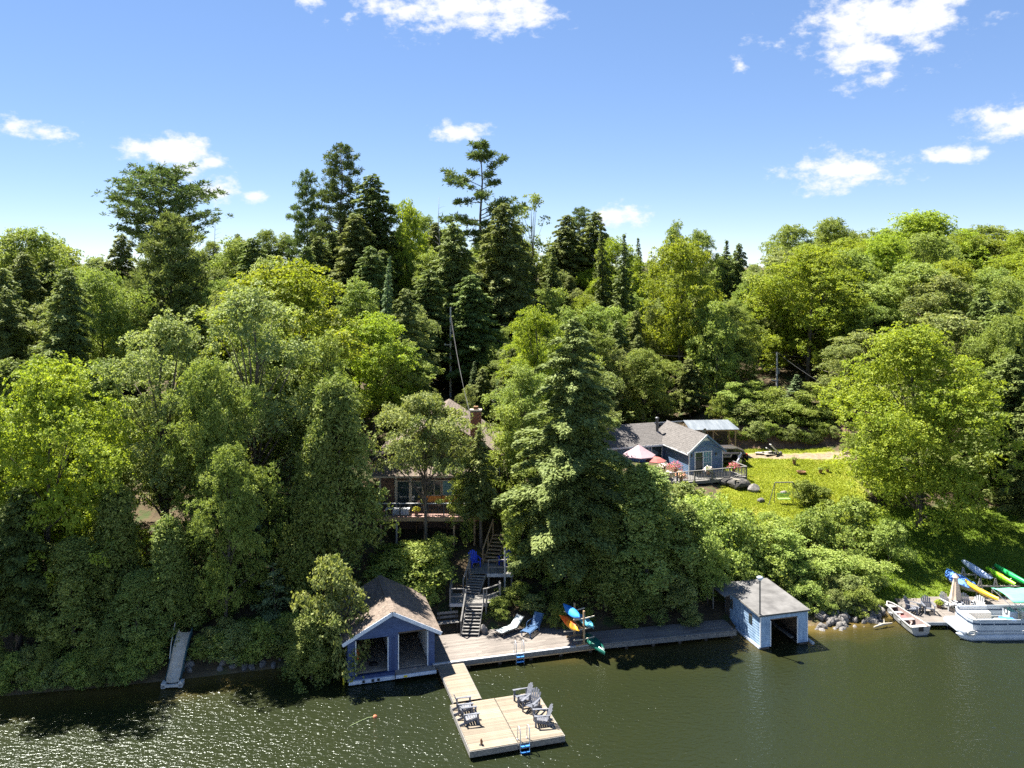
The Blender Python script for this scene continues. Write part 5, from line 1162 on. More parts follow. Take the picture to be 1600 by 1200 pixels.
for s in (-1, 1):
    for xs in ([(-1.05, 1.07), (-.5, 1.39), (.10, 1.45), (.12, 1.07)], [(.20, 1.07), (.2, 1.45), (.98, 1.45), (1.0, 1.07)], [(1.08, 1.07), (1.08, 1.44), (1.3, 1.43), (1.72, 1.24), (1.78, 1.07)]):
        MB().prism(xs, s * .742, 'y', s * .752).build('side_window', 'car_glass', car)
    boxp('door_handle', 'rim', car, (.0, s * .91, .86), (.18, .03, .03)); boxp('tail_light', 'tail_red', car, (2.18, s * .66, .92), (.16, .3, .16)); boxp('headlight', 'rim', car, (-2.2, s * .62, .72), (.14, .32, .14))
    boxp('mirror', 'car_paint', car, (-.85, s * .98, 1.06), (.12, .16, .11)); MB().beam((-.4, s * .6, 1.57), (1.3, s * .6, 1.57), .04, .04).build('roof_rail', 'rim', car)
    for x in (-1.42, 1.42):
        w_ = MB(); w_.tube([(x, s * .70, .33), (x, s * .92, .33)], .33, 18); wo_ = w_.build('wheel', 'rubber', car); MB().tube([(x, s * .915, .33), (x, s * .93, .33)], .21, 14).build('rim', 'rim', wo_)
boxp('bumper', 'black', car, (2.28, 0, .45), (.1, 1.6, .2)); boxp('rear_window', 'car_glass', car, (1.98, 0, 1.22), (.02, 1.2, .3), ry=R(-52)); boxp('rocker', 'black', car, (0, 0, .3), (4.2, 1.6, .14))
fg = thing('flag', 'pale drooping flag on a stick at right deck corner', 'flag', HP(4.85, -.6, 0)); MB().tube([(0, 0, -.2), (.35, .1, 1.9)], .018, 6).build('staff', 'pole_wood', fg)
MB().rows([[(.33 - t * .1 + .07 * math.sin(t * 5 + s * 3), .1 + .08 * math.sin(s * 9 + t * 2), 1.85 - s * .1 - t * 1.05) if k_ == 0 else (.08 - t * .32 + .1 * math.sin(t * 6), .1 + .08 * math.sin(t * 7), 1.55 - t * 1.15) for k_, s in ((0, 0), (0, .5), (1, 1))] for t in [i / 6 for i in range(7)]]).build('cloth', 'flag', fg)

# ------------------------------------------------------------------ lawn things
def G(px, py, z): p = P(px, py, z); return Vector((p.x, p.y, ground_z(p.x, p.y)))
sw = thing('swing_frame', 'metal swing frame with green seat on the lawn', 'swing', G(1225, 787, 3.3), R(3))
MB().tube([(-.80, 0, 1.85), (.80, 0, 1.85)], .045, 8).build('top_bar', 'grey_wood', sw)
for s in (-1, 1):
    for y in (-.1, .75): MB().tube([(s * .80, 0, 1.85), (s * (.82 if y < 0 else 1.55), -y * .7, 0)], .03, 6).build('leg', 'steel_dark', sw)
    MB().tube([(s * .42, .02, 1.85), (s * .42, .05, .5)], .012, 5).build('chain', 'alu', sw)
for i in range(3): boxp('seat_slat', 'swing_fabric', sw, (0, -.15 + i * .16, .45), (1.05, .13, .04))
for i in range(2): boxp('back_slat', 'swing_fabric', sw, (0, .22 + i * .03, .62 + i * .17), (1.05, .03, .12))
def boulder(label, loc, sc, me, rz=0): t = thing('boulder', label, 'boulder', loc, rz); inst('block', me, t, (0, 0, sc[2] * .45), (0, 0, 0), sc); return t
boulder('big dark rock ledge below right corner of the blue house deck', G(1154, 766, 3.5), (1.15, .8, .62), DROCKS[0]); boulder('pale rounded boulder right of the dark rock ledge', G(1178, 770, 3.5), (.62, .5, .5), ROCKS[0])
boulder('small square grey stone on the lawn left of the swing', G(1189, 786, 3.3), (.34, .28, .26), ROCKS[3]); boulder('low flat rock under the blue house deck corner', G(1135, 758, 3.7), (.9, .7, .4), DROCKS[2]); boulder('small pale stone behind the swing on lawn', G(1225, 773, 3.4), (.35, .25, .16), ROCKS[4])
pl_ = thing('board', 'pale plank lying across the dark rock ledge', 'plank', G(1152, 762, 3.6) + Vector((0, -.8, .75)), .1); MB().box((0, 0, 0), (1.3, .14, .04), rx=.1, ry=.12).build('plank', 'cream', pl_); MB().box((.1, -.2, -.12), (.9, .1, .04), ry=.1).build('plank', 'cream', pl_)
pot_plant('dark planter with plant on lawn near the gravel drive', G(1241, 725, 4.4), 'flower_pale', .42, 160, 0, 14, pot_h=.45)
fp = thing('fire_pit', 'round rusty fire pit on the lawn', 'fire pit', G(1252, 738, 4.2)); MB().lathe([(.30, .02), (.42, .18), (.44, .24), (.36, .24), (.28, .06)], n=14).build('bowl', 'rust', fp); MB().tube([(-.35, 0, .26), (0, 0, .3), (.35, 0, .26)], .025, 5).build('handle', 'steel_dark', fp)
db = thing('scrap_pile', 'pile of pale boards and stones before the earth bank', 'pile', G(1205, 711, 4.6))
for i, (x, y, z, L, a, b) in enumerate([(.5, 0, .5, 1.9, .3, .75), (.2, .2, .35, 1.5, .1, .5), (-.8, 0, .15, 1.6, -.2, .05), (-.5, .3, .22, 1.4, .2, -.05), (-.2, -.2, .12, 1.3, .5, .1)]): MB().box((x, y, z), (L, .32, .07), rz=a, ry=b).build('board', 'foam_white' if i < 2 else 'cream', db)
for i in range(6): inst('stone', ROCKS[i], db, (-1.2 + i * .42, .35 - (i % 3) * .2, .12), (i, i, 0), (.28, .22, .18))
pot_plant('small dark plant pot at the right edge of lawn', G(1282, 737, 4.2), 'flower_pale', .36, 150, 0, 15); pot_plant('leafy low pot right of fire pit on the lawn', G(1293, 735, 4.2), 'flower_pale', .3, 120, 0, 16)

# ------------------------------------------------------------------ right dock and its boats
rd = thing('side_dock', 'grey plank dock with grey chairs at right shore', 'dock', (0, 0, 0)); RZ = .46
boards(rd, 'old_deck', 26.9, 29.0, 54.75, 58.6, RZ, .145, seed=15); boards(rd, 'old_deck', 29.03, 37.5, 55.75, 58.9, RZ, .145, seed=16, joints=2)
boxp('fascia', 'offwhite', rd, (27.95, 54.72, RZ - .12), (2.1, .05, .2)); boxp('fascia', 'grey_wood', rd, (33.2, 55.72, RZ - .12), (8.5, .05, .2)); boxp('fascia', 'grey_wood', rd, (26.87, 56.6, RZ - .12), (.05, 3.8, .2))
for x, y in ((27, 54.9), (28.9, 54.9), (27, 57), (31, 55.9), (34, 55.9), (37, 55.9)): boxp('pile', 'dark_wood', rd, (x, y, -.3), (.16, .16, 1.4))
def OR(px, py): p = P(px, py, RZ); return (p.x, p.y, RZ)
adirondack('side_dock_chair', 'grey plank chair on side dock nearest the tin boat', 'chair_grey', OR(1427, 957), 318)
adirondack('side_dock_chair', 'grey plank chair on side dock, second from the tin boat', 'chair_grey', OR(1450, 957), 262)
adirondack('side_dock_chair', 'pale plank chair on side dock left of closed umbrella', 'offwhite', OR(1482, 951), 285)
adirondack('side_dock_chair', 'grey plank chair on side dock right of closed umbrella', 'chair_grey', OR(1510, 953), 260)
adirondack('side_dock_chair', 'white plank chair on side dock behind pontoon boat', 'offwhite', OR(1528, 956), 230)
st = thing('side_table', 'small dark round table between the chairs on side dock', 'table', OR(1439, 955)); MB().lathe([(.02, .42), (.27, .42), (.27, .45), (.02, .45)], n=14).build('top', 'steel_dark', st); [MB().tube([(.18 * math.cos(a), .18 * math.sin(a), 0), (.12 * math.cos(a), .12 * math.sin(a), .42)], .015, 5).build('leg', 'steel_dark', st) for a in (0, 2.1, 4.2)]
st = thing('side_table', 'white square table beside the closed umbrella', 'table', OR(1497, 952)); boxp('top', 'offwhite', st, (0, 0, .45), (.7, .7, .04)); [boxp('leg', 'offwhite', st, (a, b, .22), (.05, .05, .44)) for a in (-.3, .3) for b in (-.3, .3)]
pot_plant('yellow green grass pot on the side dock', OR(1467, 949), 'yellow', .36, 220, 0, 17, pot_h=.25, fm='grass_blade')
cu = thing('closed_umbrella', 'closed tan striped umbrella on the side dock', 'umbrella', OR(1493, 949)); MB().tube([(0, 0, 0), (0, 0, 2.3)], .03, 8).build('pole', 'cream', cu); MB().lathe([(.27, 0), (.03, .06)], n=12).build('base', 'steel_dark', cu)
fold = MB(); fold.rows([[(r_ * (1 + .18 * (j % 2)) * math.cos(j * math.pi / 8), r_ * (1 + .18 * (j % 2)) * math.sin(j * math.pi / 8), z) for j in range(16)] for r_, z in ((.02, 2.25), (.10, 2.05), (.20, 1.5), (.30, .85), (.36, .6))], close=True); fold.build('canopy', 'umbrella_tan', cu)
fv = MB(); fv.rows([[(r_ * math.cos(j * math.pi / 4), r_ * math.sin(j * math.pi / 4), z) for j in range(8)] for r_, z in ((.02, 2.32), (.22, 2.08), (.20, 2.05))], close=True); fv.build('vent_cap', 'umbrella_tan', cu)
# tin boat
tbp = thing('rowboat', 'small aluminium rowboat moored left of the side dock', 'rowboat', (26.15, 55.55, 0), R(-82)); TL_ = 3.7        # stern toward +x
def boat_rows(k, zb):
    rws_ = []
    for i in range(13):
        t = i / 12; w = .66 * k * min(1, (t * 1.05) ** .42) if t > 0 else .02; w = max(w, .02); sh_ = .56 + .18 * (1 - t) ** 2; x = -TL_ / 2 + t * TL_
        rws_.append([(x, -w, sh_), (x, -w * .86, .12 + zb + .12 * (1 - t) ** 3), (x, -w * .5, -.06 + zb + .18 * (1 - t) ** 3), (x, 0, -.12 + zb + .22 * (1 - t) ** 3), (x, w * .5, -.06 + zb + .18 * (1 - t) ** 3), (x, w * .86, .12 + zb + .12 * (1 - t) ** 3), (x, w, sh_)])
    return rws_
ro_ = boat_rows(1, 0); MB().rows(ro_).build('hull', 'tin_boat', tbp); MB().rows(boat_rows(.955, .05)).build('inner_hull', 'tin_inside', tbp)
MB().add(ro_[-1], [tuple(range(7))]).build('transom', 'tin_boat', tbp)
for s in (0, 6): MB().tube([Vector(r_[s]) for r_ in ro_], .035, 6).build('gunwale', 'foam_white', tbp)
for x in (-.75, .35, 1.45): w = .62; boxp('thwart', 'foam_white' if x > 1 else 'tin_boat', tbp, (x, 0, .42), (.30, 2 * w - .06, .04))
boxp('seat_pad', 'red_pad', tbp, (-.15, .05, .30), (.5, .55, .12)); boxp('bow_deck', 'tin_boat', tbp, (-1.42, 0, .60), (.5, .62, .02)); boxp('motor_pad', 'black', tbp, (TL_ / 2 + .02, 0, .42), (.04, .3, .3))
# pontoon boat
po = thing('pontoon_boat', 'white pontoon boat with dark stripe and green canopy at right', 'pontoon boat', (31.9, 54.25, 0), R(1)); PL = 6.8
for s in (-1, 1):
    pts = [(-PL / 2 - .1, s * .95, .38), (-PL / 2 + .25, s * .95, .24), (-PL / 2 + .7, s * .95, .14), (PL / 2, s * .95, .14)]; MB().tube(pts, [.03, .2, .31, .31], 14).build('pontoon', 'boat_white', po, smooth=True)
dpoly = [(-PL / 2 + .05, -.8), (-PL / 2 + .35, -1.2), (PL / 2, -1.2), (PL / 2, 1.2), (-PL / 2 + .35, 1.2), (-PL / 2 + .05, .8)]
MB().prism(dpoly, .46, 'z', .56).build('deck', 'offwhite', po); MB().prism([(x * 1.004, y * 1.02) for x, y in dpoly], .43, 'z', .53).build('deck_rim', 'boat_white', po)
fx = -PL / 2 + .85
fence = [(PL / 2, -1.14), (fx + .5, -1.14), (fx + .12, -1.0), (fx, -.6), (fx, .6), (fx + .12, 1.0), (fx + .5, 1.14), (PL / 2, 1.14)]
for p, q in zip(fence, fence[1:]):
    MB().beam((*p, .90), (*q, .90), .04, .62).build('fence_panel', 'boat_white', po); MB().beam((*p, .995), (*q, .995), .052, .11).build('stripe', 'boat_stripe', po); MB().tube([(*p, 1.26), (*q, 1.26)], .035, 8).build('fence_rail', 'boat_white', po)
for i in range(7): boxp('fence_post', 'boat_white', po, (fx + .5 + i * .88, -1.14, .9), (.045, .062, .70))
MB().rows([[(x, y, z) for x, z in ((fx + .12, .58), (fx + .12, 1.02), (fx + .65, 1.02), (fx + .65, .58))] for y in (-1.0, -.5, .5, 1.0)]).build('bow_seat', 'boat_seat', po)
for s in (-1, 1): MB().box((fx + 1.3, s * .8, .80), (1.9, .5, .46)).build('side_seat', 'boat_seat', po, bevel=.05); MB().box((fx + 1.3, s * 1.05, 1.12), (1.9, .12, .35)).build('backrest', 'boat_white', po, bevel=.04)
MB().box((.8, .35, .95), (.55, .8, .75)).build('console', 'boat_white', po, bevel=.04); MB().tube([(.5, .35 + .19 * math.cos(a), 1.25 + .19 * math.sin(a)) for a in [j * .4 for j in range(17)]], .02, 6).build('wheel', 'black', po); MB().box((1.7, .3, .95), (.6, .6, .8)).build('captain_seat', 'boat_seat', po, bevel=.08); MB().box((2.5, -.5, .9), (.9, .6, .7)).build('rear_seat', 'boat_seat', po, bevel=.08)
MB().box((.0, -.72, 1.12), (.9, .55, .10), ry=.12).build('cover', 'tarp_blue', po)
bx0, bx1 = .05, 3.3
bim = MB().rows([[(bx0 + (bx1 - bx0) * t + .25 * (1 - abs(s)) * 0, 1.2 * s, 2.42 + .16 * (1 - s * s) - .05 * math.sin(t * 9.4) ** 2) for s in [-1 + k_ / 5 for k_ in range(11)]] for t in [i / 8 for i in range(9)]]).build('canopy', 'bimini_green', po, smooth=True); bim.modifiers.new('thick', 'SOLIDIFY').thickness = .03
for x0_, x1_ in ((bx0 + .05, 1.3), (bx1 - .1, 1.9), (1.6, 1.6)):
    for s in (-1, 1): MB().tube([(x1_, s * 1.13, 1.26), (x0_, s * 1.17, 2.38)], .02, 6).build('canopy_bow', 'alu', po)
MB().tube([(-PL / 2 + .5, -1.22 + .17 * math.cos(a), .40 + .0) if False else (-PL / 2 + .75 + .24 * math.cos(a), -1.27, .50 + .15 * math.sin(a)) for a in [j * .3927 for j in range(17)]], .06, 8).build('ring_buoy', 'foam_white', po)
# kayaks and covered boat on the right bank
rk2 = thing('boat_rack', 'wooden A-frame rack on the right bank under the kayaks', 'rack', (34.2, 60.3, ground_z(34.2, 60.3)))
for y in (-1.1, 1.1):
    for x in (-.9, .2, 1.3):
        MB().beam((x - .35, y, -.3), (x, y, 1.15), .08, .08).build('leg', 'cream', rk2); MB().beam((x + .35, y, -.3), (x, y, 1.15), .08, .08).build('leg', 'cream', rk2)
    MB().beam((-1.5, y, .62), (1.9, y, .62), .09, .09).build('cross_bar', 'cream', rk2)
g_ = ground_z(34.2, 60.3)
kayak('pale blue grey kayak with orange rim, leftmost on the right rack', 'kayak_grey', (33.75, 60.9, g_ + 1.05), 92, 3.7, .86, .40, roll=R(58), m2='orange')
kayak('lime green kayak in middle of the right rack', 'kayak_lime', (34.95, 59.9, g_ + .92), 93, 3.2, .70, .38, roll=R(50), m2='kayak_yellow')
kayak('bright green kayak rightmost on the right rack', 'kayak_green', (35.75, 59.9, g_ + 1.0), 93, 3.8, .78, .40, roll=R(40))
kayak('yellow orange kayak lying low in front of the covered boat', 'kayak_yellow', (32.6, 58.1, g_ + .55), 97, 3.5, .68, .38, roll=R(30))
cb = thing('covered_boat', 'small boat under a blue tarp on the right bank', 'boat', (32.55, 60.4, ground_z(32.55, 60.4)), R(97)); hull(3.3, 1.35, .7, fine=2.2).build('hull', 'tin_boat', cb, smooth=True)
MB().rows([[(-1.55 + t * 3.1, .72 * s * (1 - (abs(2 * t - 1)) ** 2.4 * .85), .52 + .34 * (1 - abs(s)) + .04 * math.sin(t * 17 + s * 3)) for s in [-1 + k_ / 4 for k_ in range(9)]] for t in [i / 12 for i in range(13)]]).build('tarp', 'tarp_blue', cb)
tu = thing('inner_tube', 'white inflatable ring behind the green canopy', 'inner tube', (37.2, 58.4, RZ), 0); MB().tube([(.42 * math.cos(a), .1 + .05 * math.sin(a), .52 + .42 * math.sin(a)) for a in [j * .3927 for j in range(17)]], .11, 10).build('ring', 'foam_white', tu, smooth=True); MB().tube([(.34 * math.cos(a), -.25, .38 + .34 * math.sin(a)) for a in [j * .3927 for j in range(17)]], .09, 10).build('ring', 'foam_white', tu, smooth=True)

# ------------------------------------------------------------------ utility poles and wires
def upole(label, top, Y, arms):
    X = (top[0] - 800) * Y / F; zt = HC - (top[1] - YH) * Y / F; zg = ground_z(X, Y) - .3
    t = thing('utility_pole', label, 'utility pole', (X, Y, zg)); H = zt - zg
    MB().tube([(0, 0, 0), (0, 0, H)], [.13, .09], 10).build('pole', 'pole_wood', t)
    for z in arms: boxp('crossarm', 'pole_wood', t, (-.25, 0, H - z), (.9, .09, .10)); MB().lathe([(.05, 0), (.05, .1), (.02, .15)], (-.6, 0, H - z + .05), 8).build('insulator', 'pale_trim', t)
    MB().lathe([(.13, 0), (.13, .6)], (.22, 0, H - 2.6), 10).build('transformer', 'grey_wood', t)
    return Vector((X, Y, zt))
a = upole('left utility pole standing free above the cottage roof', (704, 480), 93, (4.2,)); b = upole('right utility pole on the bank behind the lawn', (1214, 550), 100, (3.4,))
def wire(label, p, q, sag, r_=.016):
    p, q = Vector(p), Vector(q); t = thing('power_line', label, 'wire', p); MB().tube([(p.lerp(q, k_ / 16) - p) - Vector((0, 0, sag * 4 * (k_ / 16) * (1 - k_ / 16))) for k_ in range(17)], r_, 5).build('line', 'wire', t)
wire('upper power line from left pole leading off left', a, PD(300, 482, 106), .6); wire('lower power line from left pole leading off left', a - Vector((0, 0, 2.2)), PD(420, 512, 102), .6)
wire('upper power line between the two utility poles', a, b, 2.4); wire('lower power line between the two utility poles', a - Vector((0, 0, 1.9)), b - Vector((0, 0, 1.4)), 2.6)
wire('service line from left pole down to the cottage', a - Vector((0, 0, .6)), (-3.2, 66.4, 11.4), .8, .013); wire('second service line from left pole to the cottage chimney', a - Vector((0, 0, 1.0)), (-3.0, 66.2, 11.2), 1.1, .013)
wire('power line from right pole behind the big maple', b, PD(1330, 622, 92), .4); wire('upper power line from right pole leading off right', b - Vector((0, 0, .2)), PD(1420, 560, 108), .6)

# ------------------------------------------------------------------ trees one can point to
tree('pine_umbrella', 252, 258, 178, 118, 'tall white pine with broad umbrella crown above the left skyline', rz=.6)
tree('pine_ragged', 533, 222, 118, 116, 'tall ragged white pine on skyline, left of centre', rz=1.0)
tree('pine_sparse', 752, 219, 128, 112, 'tall sparse white pine with heavy bare arms, highest on the skyline', rz=0)
tree('wispy', 836, 302, 70, 125, 'thin airy tree on skyline just right of the sparse pine')
tree('snag', 690, 308, 44, 122, 'bare dead tree left of the sparse skyline pine')
tree('snag', 345, 345, 40, 122, 'bare dead tree right of the umbrella pine')
tree('pine_soft', 268, 332, 170, 84, 'soft rounded young pine in front of the umbrella pine')
tree('hemlock_b', 178, 365, 120, 88, 'olive hemlock left of the soft rounded pine')
tree('hemlock_b', 95, 420, 150, 70, 'pale drooping hemlock at left, above the bright maple')
tree('hemlock_a', 20, 450, 150, 72, 'drooping hemlock cut by the left edge of the picture')
tree('maple_b', 40, 358, 170, 92, 'dark rounded maple at far left skyline')
tree('maple_c', 88, 376, 120, 100, 'small rounded maple beside the far left skyline maple')
tree('maple_c', 440, 408, 240, 69, 'wide yellow green broadleaf below the ragged pine')
tree('maple_a', 75, 565, 270, 51.5, 'large bright maple at left shore, lower leaves in shade')
tree('airy_a', 262, 497, 190, 57, 'broadleaf tree right of the left shore maple, yellow green top')
tree('airy_a', 395, 452, 210, 58.5, 'tall airy tree with dark forked trunk left of the cottage')
tree('airy_b', 500, 520, 120, 61, 'broadleaf tree between forked tree and cottage cedars')
tree('maple_c', 585, 490, 140, 77, 'bright broadleaf tree behind the cottage cedars')
tree('airy_b', 632, 532, 110, 79, 'leafy tree above the cottage roof, left of the utility pole')
tree('maple_b', 330, 560, 150, 55, 'dark leaved tree above the water slide')
tree('cedar_a', 178, 765, 110, 50.2, 'pale young cedar at left shore beside the bright maple')
tree('cedar_a', 268, 812, 100, 50.5, 'bushy cedar standing over the water slide')
tree('cedar_b', 115, 850, 120, 48.6, 'dark shaded cedar at water edge on far left')
tree('cedar_b', 212, 900, 90, 49.0, 'small dark cedar just left of the water slide')
tree('hemlock_c', 30, 760, 160, 48.6, 'dark shaded hemlock at the left shore corner')
tree('cedar_b', 535, 605, 135, 55.5, 'tall dense cedar left of the cottage deck')
tree('cedar_a', 492, 672, 105, 54.2, 'slender cedar in front of the tall dense cedar')
tree('layered', 432, 880, 90, 51.5, 'young spruce with flat bluish layers left of navy boathouse')
tree('layered', 395, 770, 110, 54.5, 'thin understory tree with flat leaf layers among dark trunks')
tree('airy_b', 445, 760, 80, 55.5, 'slim understory tree behind the flat layered spruces')
tree('open_tree', 666, 618, 192, 60.2, 'spreading open tree with dark branches in front of cottage roof')
tree('young_hemlock', 752, 672, 100, 60.4, 'young hemlock at the right end of the cottage deck')
tree('hemlock_a', 888, 496, 285, 57.5, 'huge dark hemlock in the middle, behind the kayak rack')
tree('cedar_b', 1012, 738, 150, 56.2, 'broad cedar between the huge hemlock and pale boathouse')
tree('cedar_a', 945, 800, 110, 55.6, 'low dark cedar at the foot of the huge hemlock')
tree('airy_b', 815, 572, 110, 69, 'leafy tree behind the huge hemlock, above cottage chimney side')
tree('sapling', 795, 640, 90, 64.5, 'light green sapling at right side of cottage roof')
tree('young_hemlock', 826, 770, 90, 59.6, 'drooping young hemlock beside the upper stair landing')
tree('maple_c', 845, 480, 110, 80, 'bright rounded tree behind top of the huge hemlock')
tree('airy_a', 920, 560, 110, 76, 'pale green tree close behind the huge hemlock')
tree('maple_c', 1062, 372, 128, 103, 'tall bright maple on the hill right of centre')
tree('maple_b', 1005, 545, 110, 93, 'dark round tree behind the blue house roof')
tree('hemlock_b', 1078, 560, 70, 95, 'bright green hemlock behind the carport')
tree('maple_b', 1148, 480, 90, 101, 'light leafy tree between tall bright maple and right utility pole')
tree('spruce_b', 595, 400, 64, 84, 'narrow bluish spruce standing free below the ragged pine')
tree('hemlock_c', 590, 272, 150, 112, 'dark full hemlock right of the ragged pine')
tree('pine_ragged', 487, 262, 74, 117, 'thin short pine on left side of ragged pine')
tree('maple_c', 642, 314, 80, 112, 'bright tree on skyline between the two tallest pines')
tree('hemlock_b', 715, 348, 140, 101, 'shaggy hemlock left of the sparse pine trunk')
tree('hemlock_b', 790, 318, 150, 104, 'dense hemlock in front of the sparse pine')
tree('hemlock_b', 545, 335, 140, 108, 'dark hemlock under the ragged pine')
tree('hemlock_c', 665, 420, 120, 95, 'dark hemlock above the left utility pole')
tree('hemlock_c', 740, 430, 130, 94, 'dark hemlock right of the left utility pole top')
tree('pine_ragged', 905, 322, 80, 135, 'low flat topped pine on skyline right of centre')
tree('spruce_a', 946, 352, 72, 118, 'dark pointed spruce on slope, left of a pair')
tree('spruce_a', 972, 366, 78, 115, 'dark pointed spruce on slope, right of a pair')
tree('spruce_a', 862, 388, 80, 118, 'dark narrow spruce left of the slope spruce pair')
tree('spruce_a', 998, 372, 62, 130, 'thin dark spruce on skyline, right of the slope pair')
tree('airy_b', 1055, 345, 50, 135, 'thin crowned tree on skyline above the tall bright maple')
tree('maple_b', 1100, 360, 80, 122, 'round dark tree right behind the tall bright maple')
tree('spruce_a', 1130, 376, 74, 122, 'dark spruce right of the tall bright maple')
tree('hemlock_c', 1160, 380, 60, 122, 'dim hemlock in the skyline dip at right')
tree('maple_a', 1262, 385, 200, 104, 'large round maple behind right utility pole, dark underneath')
tree('maple_b', 1235, 352, 100, 128, 'dark crown on skyline left of the highest right hardwoods')
tree('maple_b', 1310, 342, 120, 130, 'dark rounded hardwood on right skyline')
tree('maple_a', 1440, 333, 200, 128, 'yellow green hardwood topping the right skyline')
tree('maple_b', 1545, 353, 150, 126, 'rounded hardwood on skyline near the right edge')
tree('maple_b', 1432, 412, 200, 100, 'dense olive green tree above the big shore maple')
tree('maple_a', 1368, 378, 110, 118, 'bright crown between right skyline hardwoods')
tree('maple_b', 1560, 420, 150, 105, 'dark hardwood halfway up the slope at right edge')
tree('maple_a', 1608, 362, 120, 118, 'bright hardwood cut by the right edge of the picture')
tree('airy_a', 1480, 492, 210, 86, 'olive leafy tree right behind the big shore maple')
tree('maple_c', 1595, 488, 120, 88, 'yellow green tree at right edge behind the big shore maple')
tree('airy_a', 1340, 520, 120, 92, 'greyish leafy tree left behind the big shore maple')
tree('maple_a', 1436, 512, 262, 68.5, 'big bright maple beside the lawn, largest tree at right')
tree('hemlock_c', 1590, 555, 150, 72, 'dark hemlock shading the lower lawn at right edge')
tree('hemlock_c', 1610, 600, 120, 66.5, 'dark hemlock nearest the lower lawn at right edge')
tree('hemlock_c', 1545, 580, 110, 76, 'dark hemlock behind right side of the big shore maple')
tree('maple_b', 1368, 650, 100, 74, 'dark tree low at left side of the big shore maple')
tree('spruce_b', 1245, 585, 80, 93, 'light green young spruce on the bank behind the lawn')

tree('hemlock_b', 880, 336, 120, 130, 'olive hemlock on skyline behind the slope spruce pair, left')
tree('hemlock_b', 928, 330, 110, 132, 'olive hemlock on skyline behind the slope spruce pair, right')
tree('maple_c', 965, 372, 90, 126, 'round broadleaf crown on skyline right of centre')
# shrubs with a place of their own
tree('bush_c', 520, 882, 115, 48.9, 'tall light shrub hiding the left side of navy boathouse')
tree('cedar_a', 488, 960, 95, 48.0, 'low dark cedar bush at water left of navy boathouse')
tree('bush_a', 655, 848, 130, 56.6, 'bright shrub behind navy boathouse, left of the stairs')
tree('bush_a', 612, 868, 90, 56.0, 'bright shrub over the back of navy boathouse roof')
tree('bush_b', 808, 912, 66, 55.4, 'green shrub right of the lower stair flight')
tree('bush_b', 778, 940, 46, 54.4, 'small shrub between lower stairs and white lounger')
tree('bush_a', 1090, 772, 130, 61, 'tall light shrub below the blue house deck')
tree('bush_c', 1060, 758, 100, 64, 'pale shrub under left corner of blue house deck')
tree('bush_a', 1140, 800, 110, 60, 'light shrub on slope above the pale boathouse roof')
tree('bush_b', 1098, 850, 110, 58.5, 'dark green shrub left above the pale boathouse')
tree('bush_a', 1195, 815, 110, 60.5, 'light shrub right above the pale boathouse roof')
tree('sapling', 1225, 830, 90, 59.5, 'bright sapling right behind the pale boathouse')
tree('bush_b', 1275, 800, 100, 63.5, 'green shrub at the lower edge of the upper lawn')
tree('bush_a', 1300, 862, 110, 59.6, 'yellow green shrub above the stone pile')
tree('bush_a', 1352, 872, 90, 59.8, 'bright shrub at right end of the stone pile')
tree('bush_b', 1330, 780, 110, 66, 'shrub between upper lawn and the big shore maple')
tree('bush_a', 1262, 908, 60, 57.0, 'low pale shrub at left end of the stone pile')
tree('bush_b', 1388, 815, 90, 63, 'dark shrub under the big shore maple')
tree('bush_b', 1260, 752, 56, 72.5, 'dark leafy clump beside the swing on the lawn')
tree('bush_b', 1285, 762, 46, 72.0, 'round dark clump right of the swing on the lawn')
tree('cedar_a', 1000, 900, 90, 54.9, 'low cedar bush above the shore walkway')
tree('bush_c', 1055, 895, 80, 55.6, 'leafy shrub hanging over the shore walkway')
tree('sapling', 730, 720, 60, 61.0, 'thin sapling in front of the cottage windows at right')

# ------------------------------------------------------------------ the wood behind, tree by tree
SKYX = [0, 60, 120, 150, 200, 300, 350, 400, 450, 500, 560, 620, 680, 760, 830, 900, 960, 1000, 1050, 1110, 1150, 1190, 1230, 1280, 1350, 1450, 1560, 1600]
SKYY = [372, 380, 408, 398, 392, 385, 366, 352, 348, 350, 330, 322, 330, 338, 342, 338, 352, 368, 366, 372, 388, 408, 380, 360, 352, 345, 362, 370]
rf = random.Random(21)
MARKS = [('the umbrella pine', 252, 300), ('the ragged pine', 533, 290), ('the sparse pine', 752, 290), ('the tall bright maple', 1062, 440), ('the left utility pole', 703, 520), ('the right utility pole', 1214, 590),
         ('the big shore maple', 1436, 650), ('the huge hemlock', 888, 650), ('the blue house', 1050, 700), ('the cottage chimney', 743, 665), ('the left shore maple', 75, 720), ('the soft rounded pine', 268, 420), ('the navy boathouse', 615, 960),
         ('the bluish spruce', 595, 470), ('the skyline dip', 1190, 400), ('the skyline hardwood', 1440, 380), ('the water slide', 275, 1030), ('the stairs', 742, 920), ('the kayak rack', 905, 970), ('the pale boathouse', 1190, 950), ('the stone pile', 1325, 960),
         ('the forked tree', 395, 620), ('the tall cedar', 535, 740), ('the swing', 1225, 770), ('the closed umbrella', 1493, 920)]
LOOK = {'hemlock_b': 'olive hemlock', 'hemlock_c': 'dark hemlock', 'hemlock_a': 'large hemlock', 'spruce_a': 'dark spruce', 'maple_a': 'bright broad maple', 'maple_b': 'mid green maple', 'maple_c': 'yellow green maple', 'airy_a': 'olive leafy tree', 'airy_b': 'green leafy tree',
        'spruce_b': 'bluish spruce', 'cedar_b': 'dense cedar', 'cedar_a': 'pointed cedar', 'sapling': 'light sapling', 'bush_a': 'bright shrub', 'bush_b': 'dark green shrub', 'bush_c': 'pale olive shrub'}
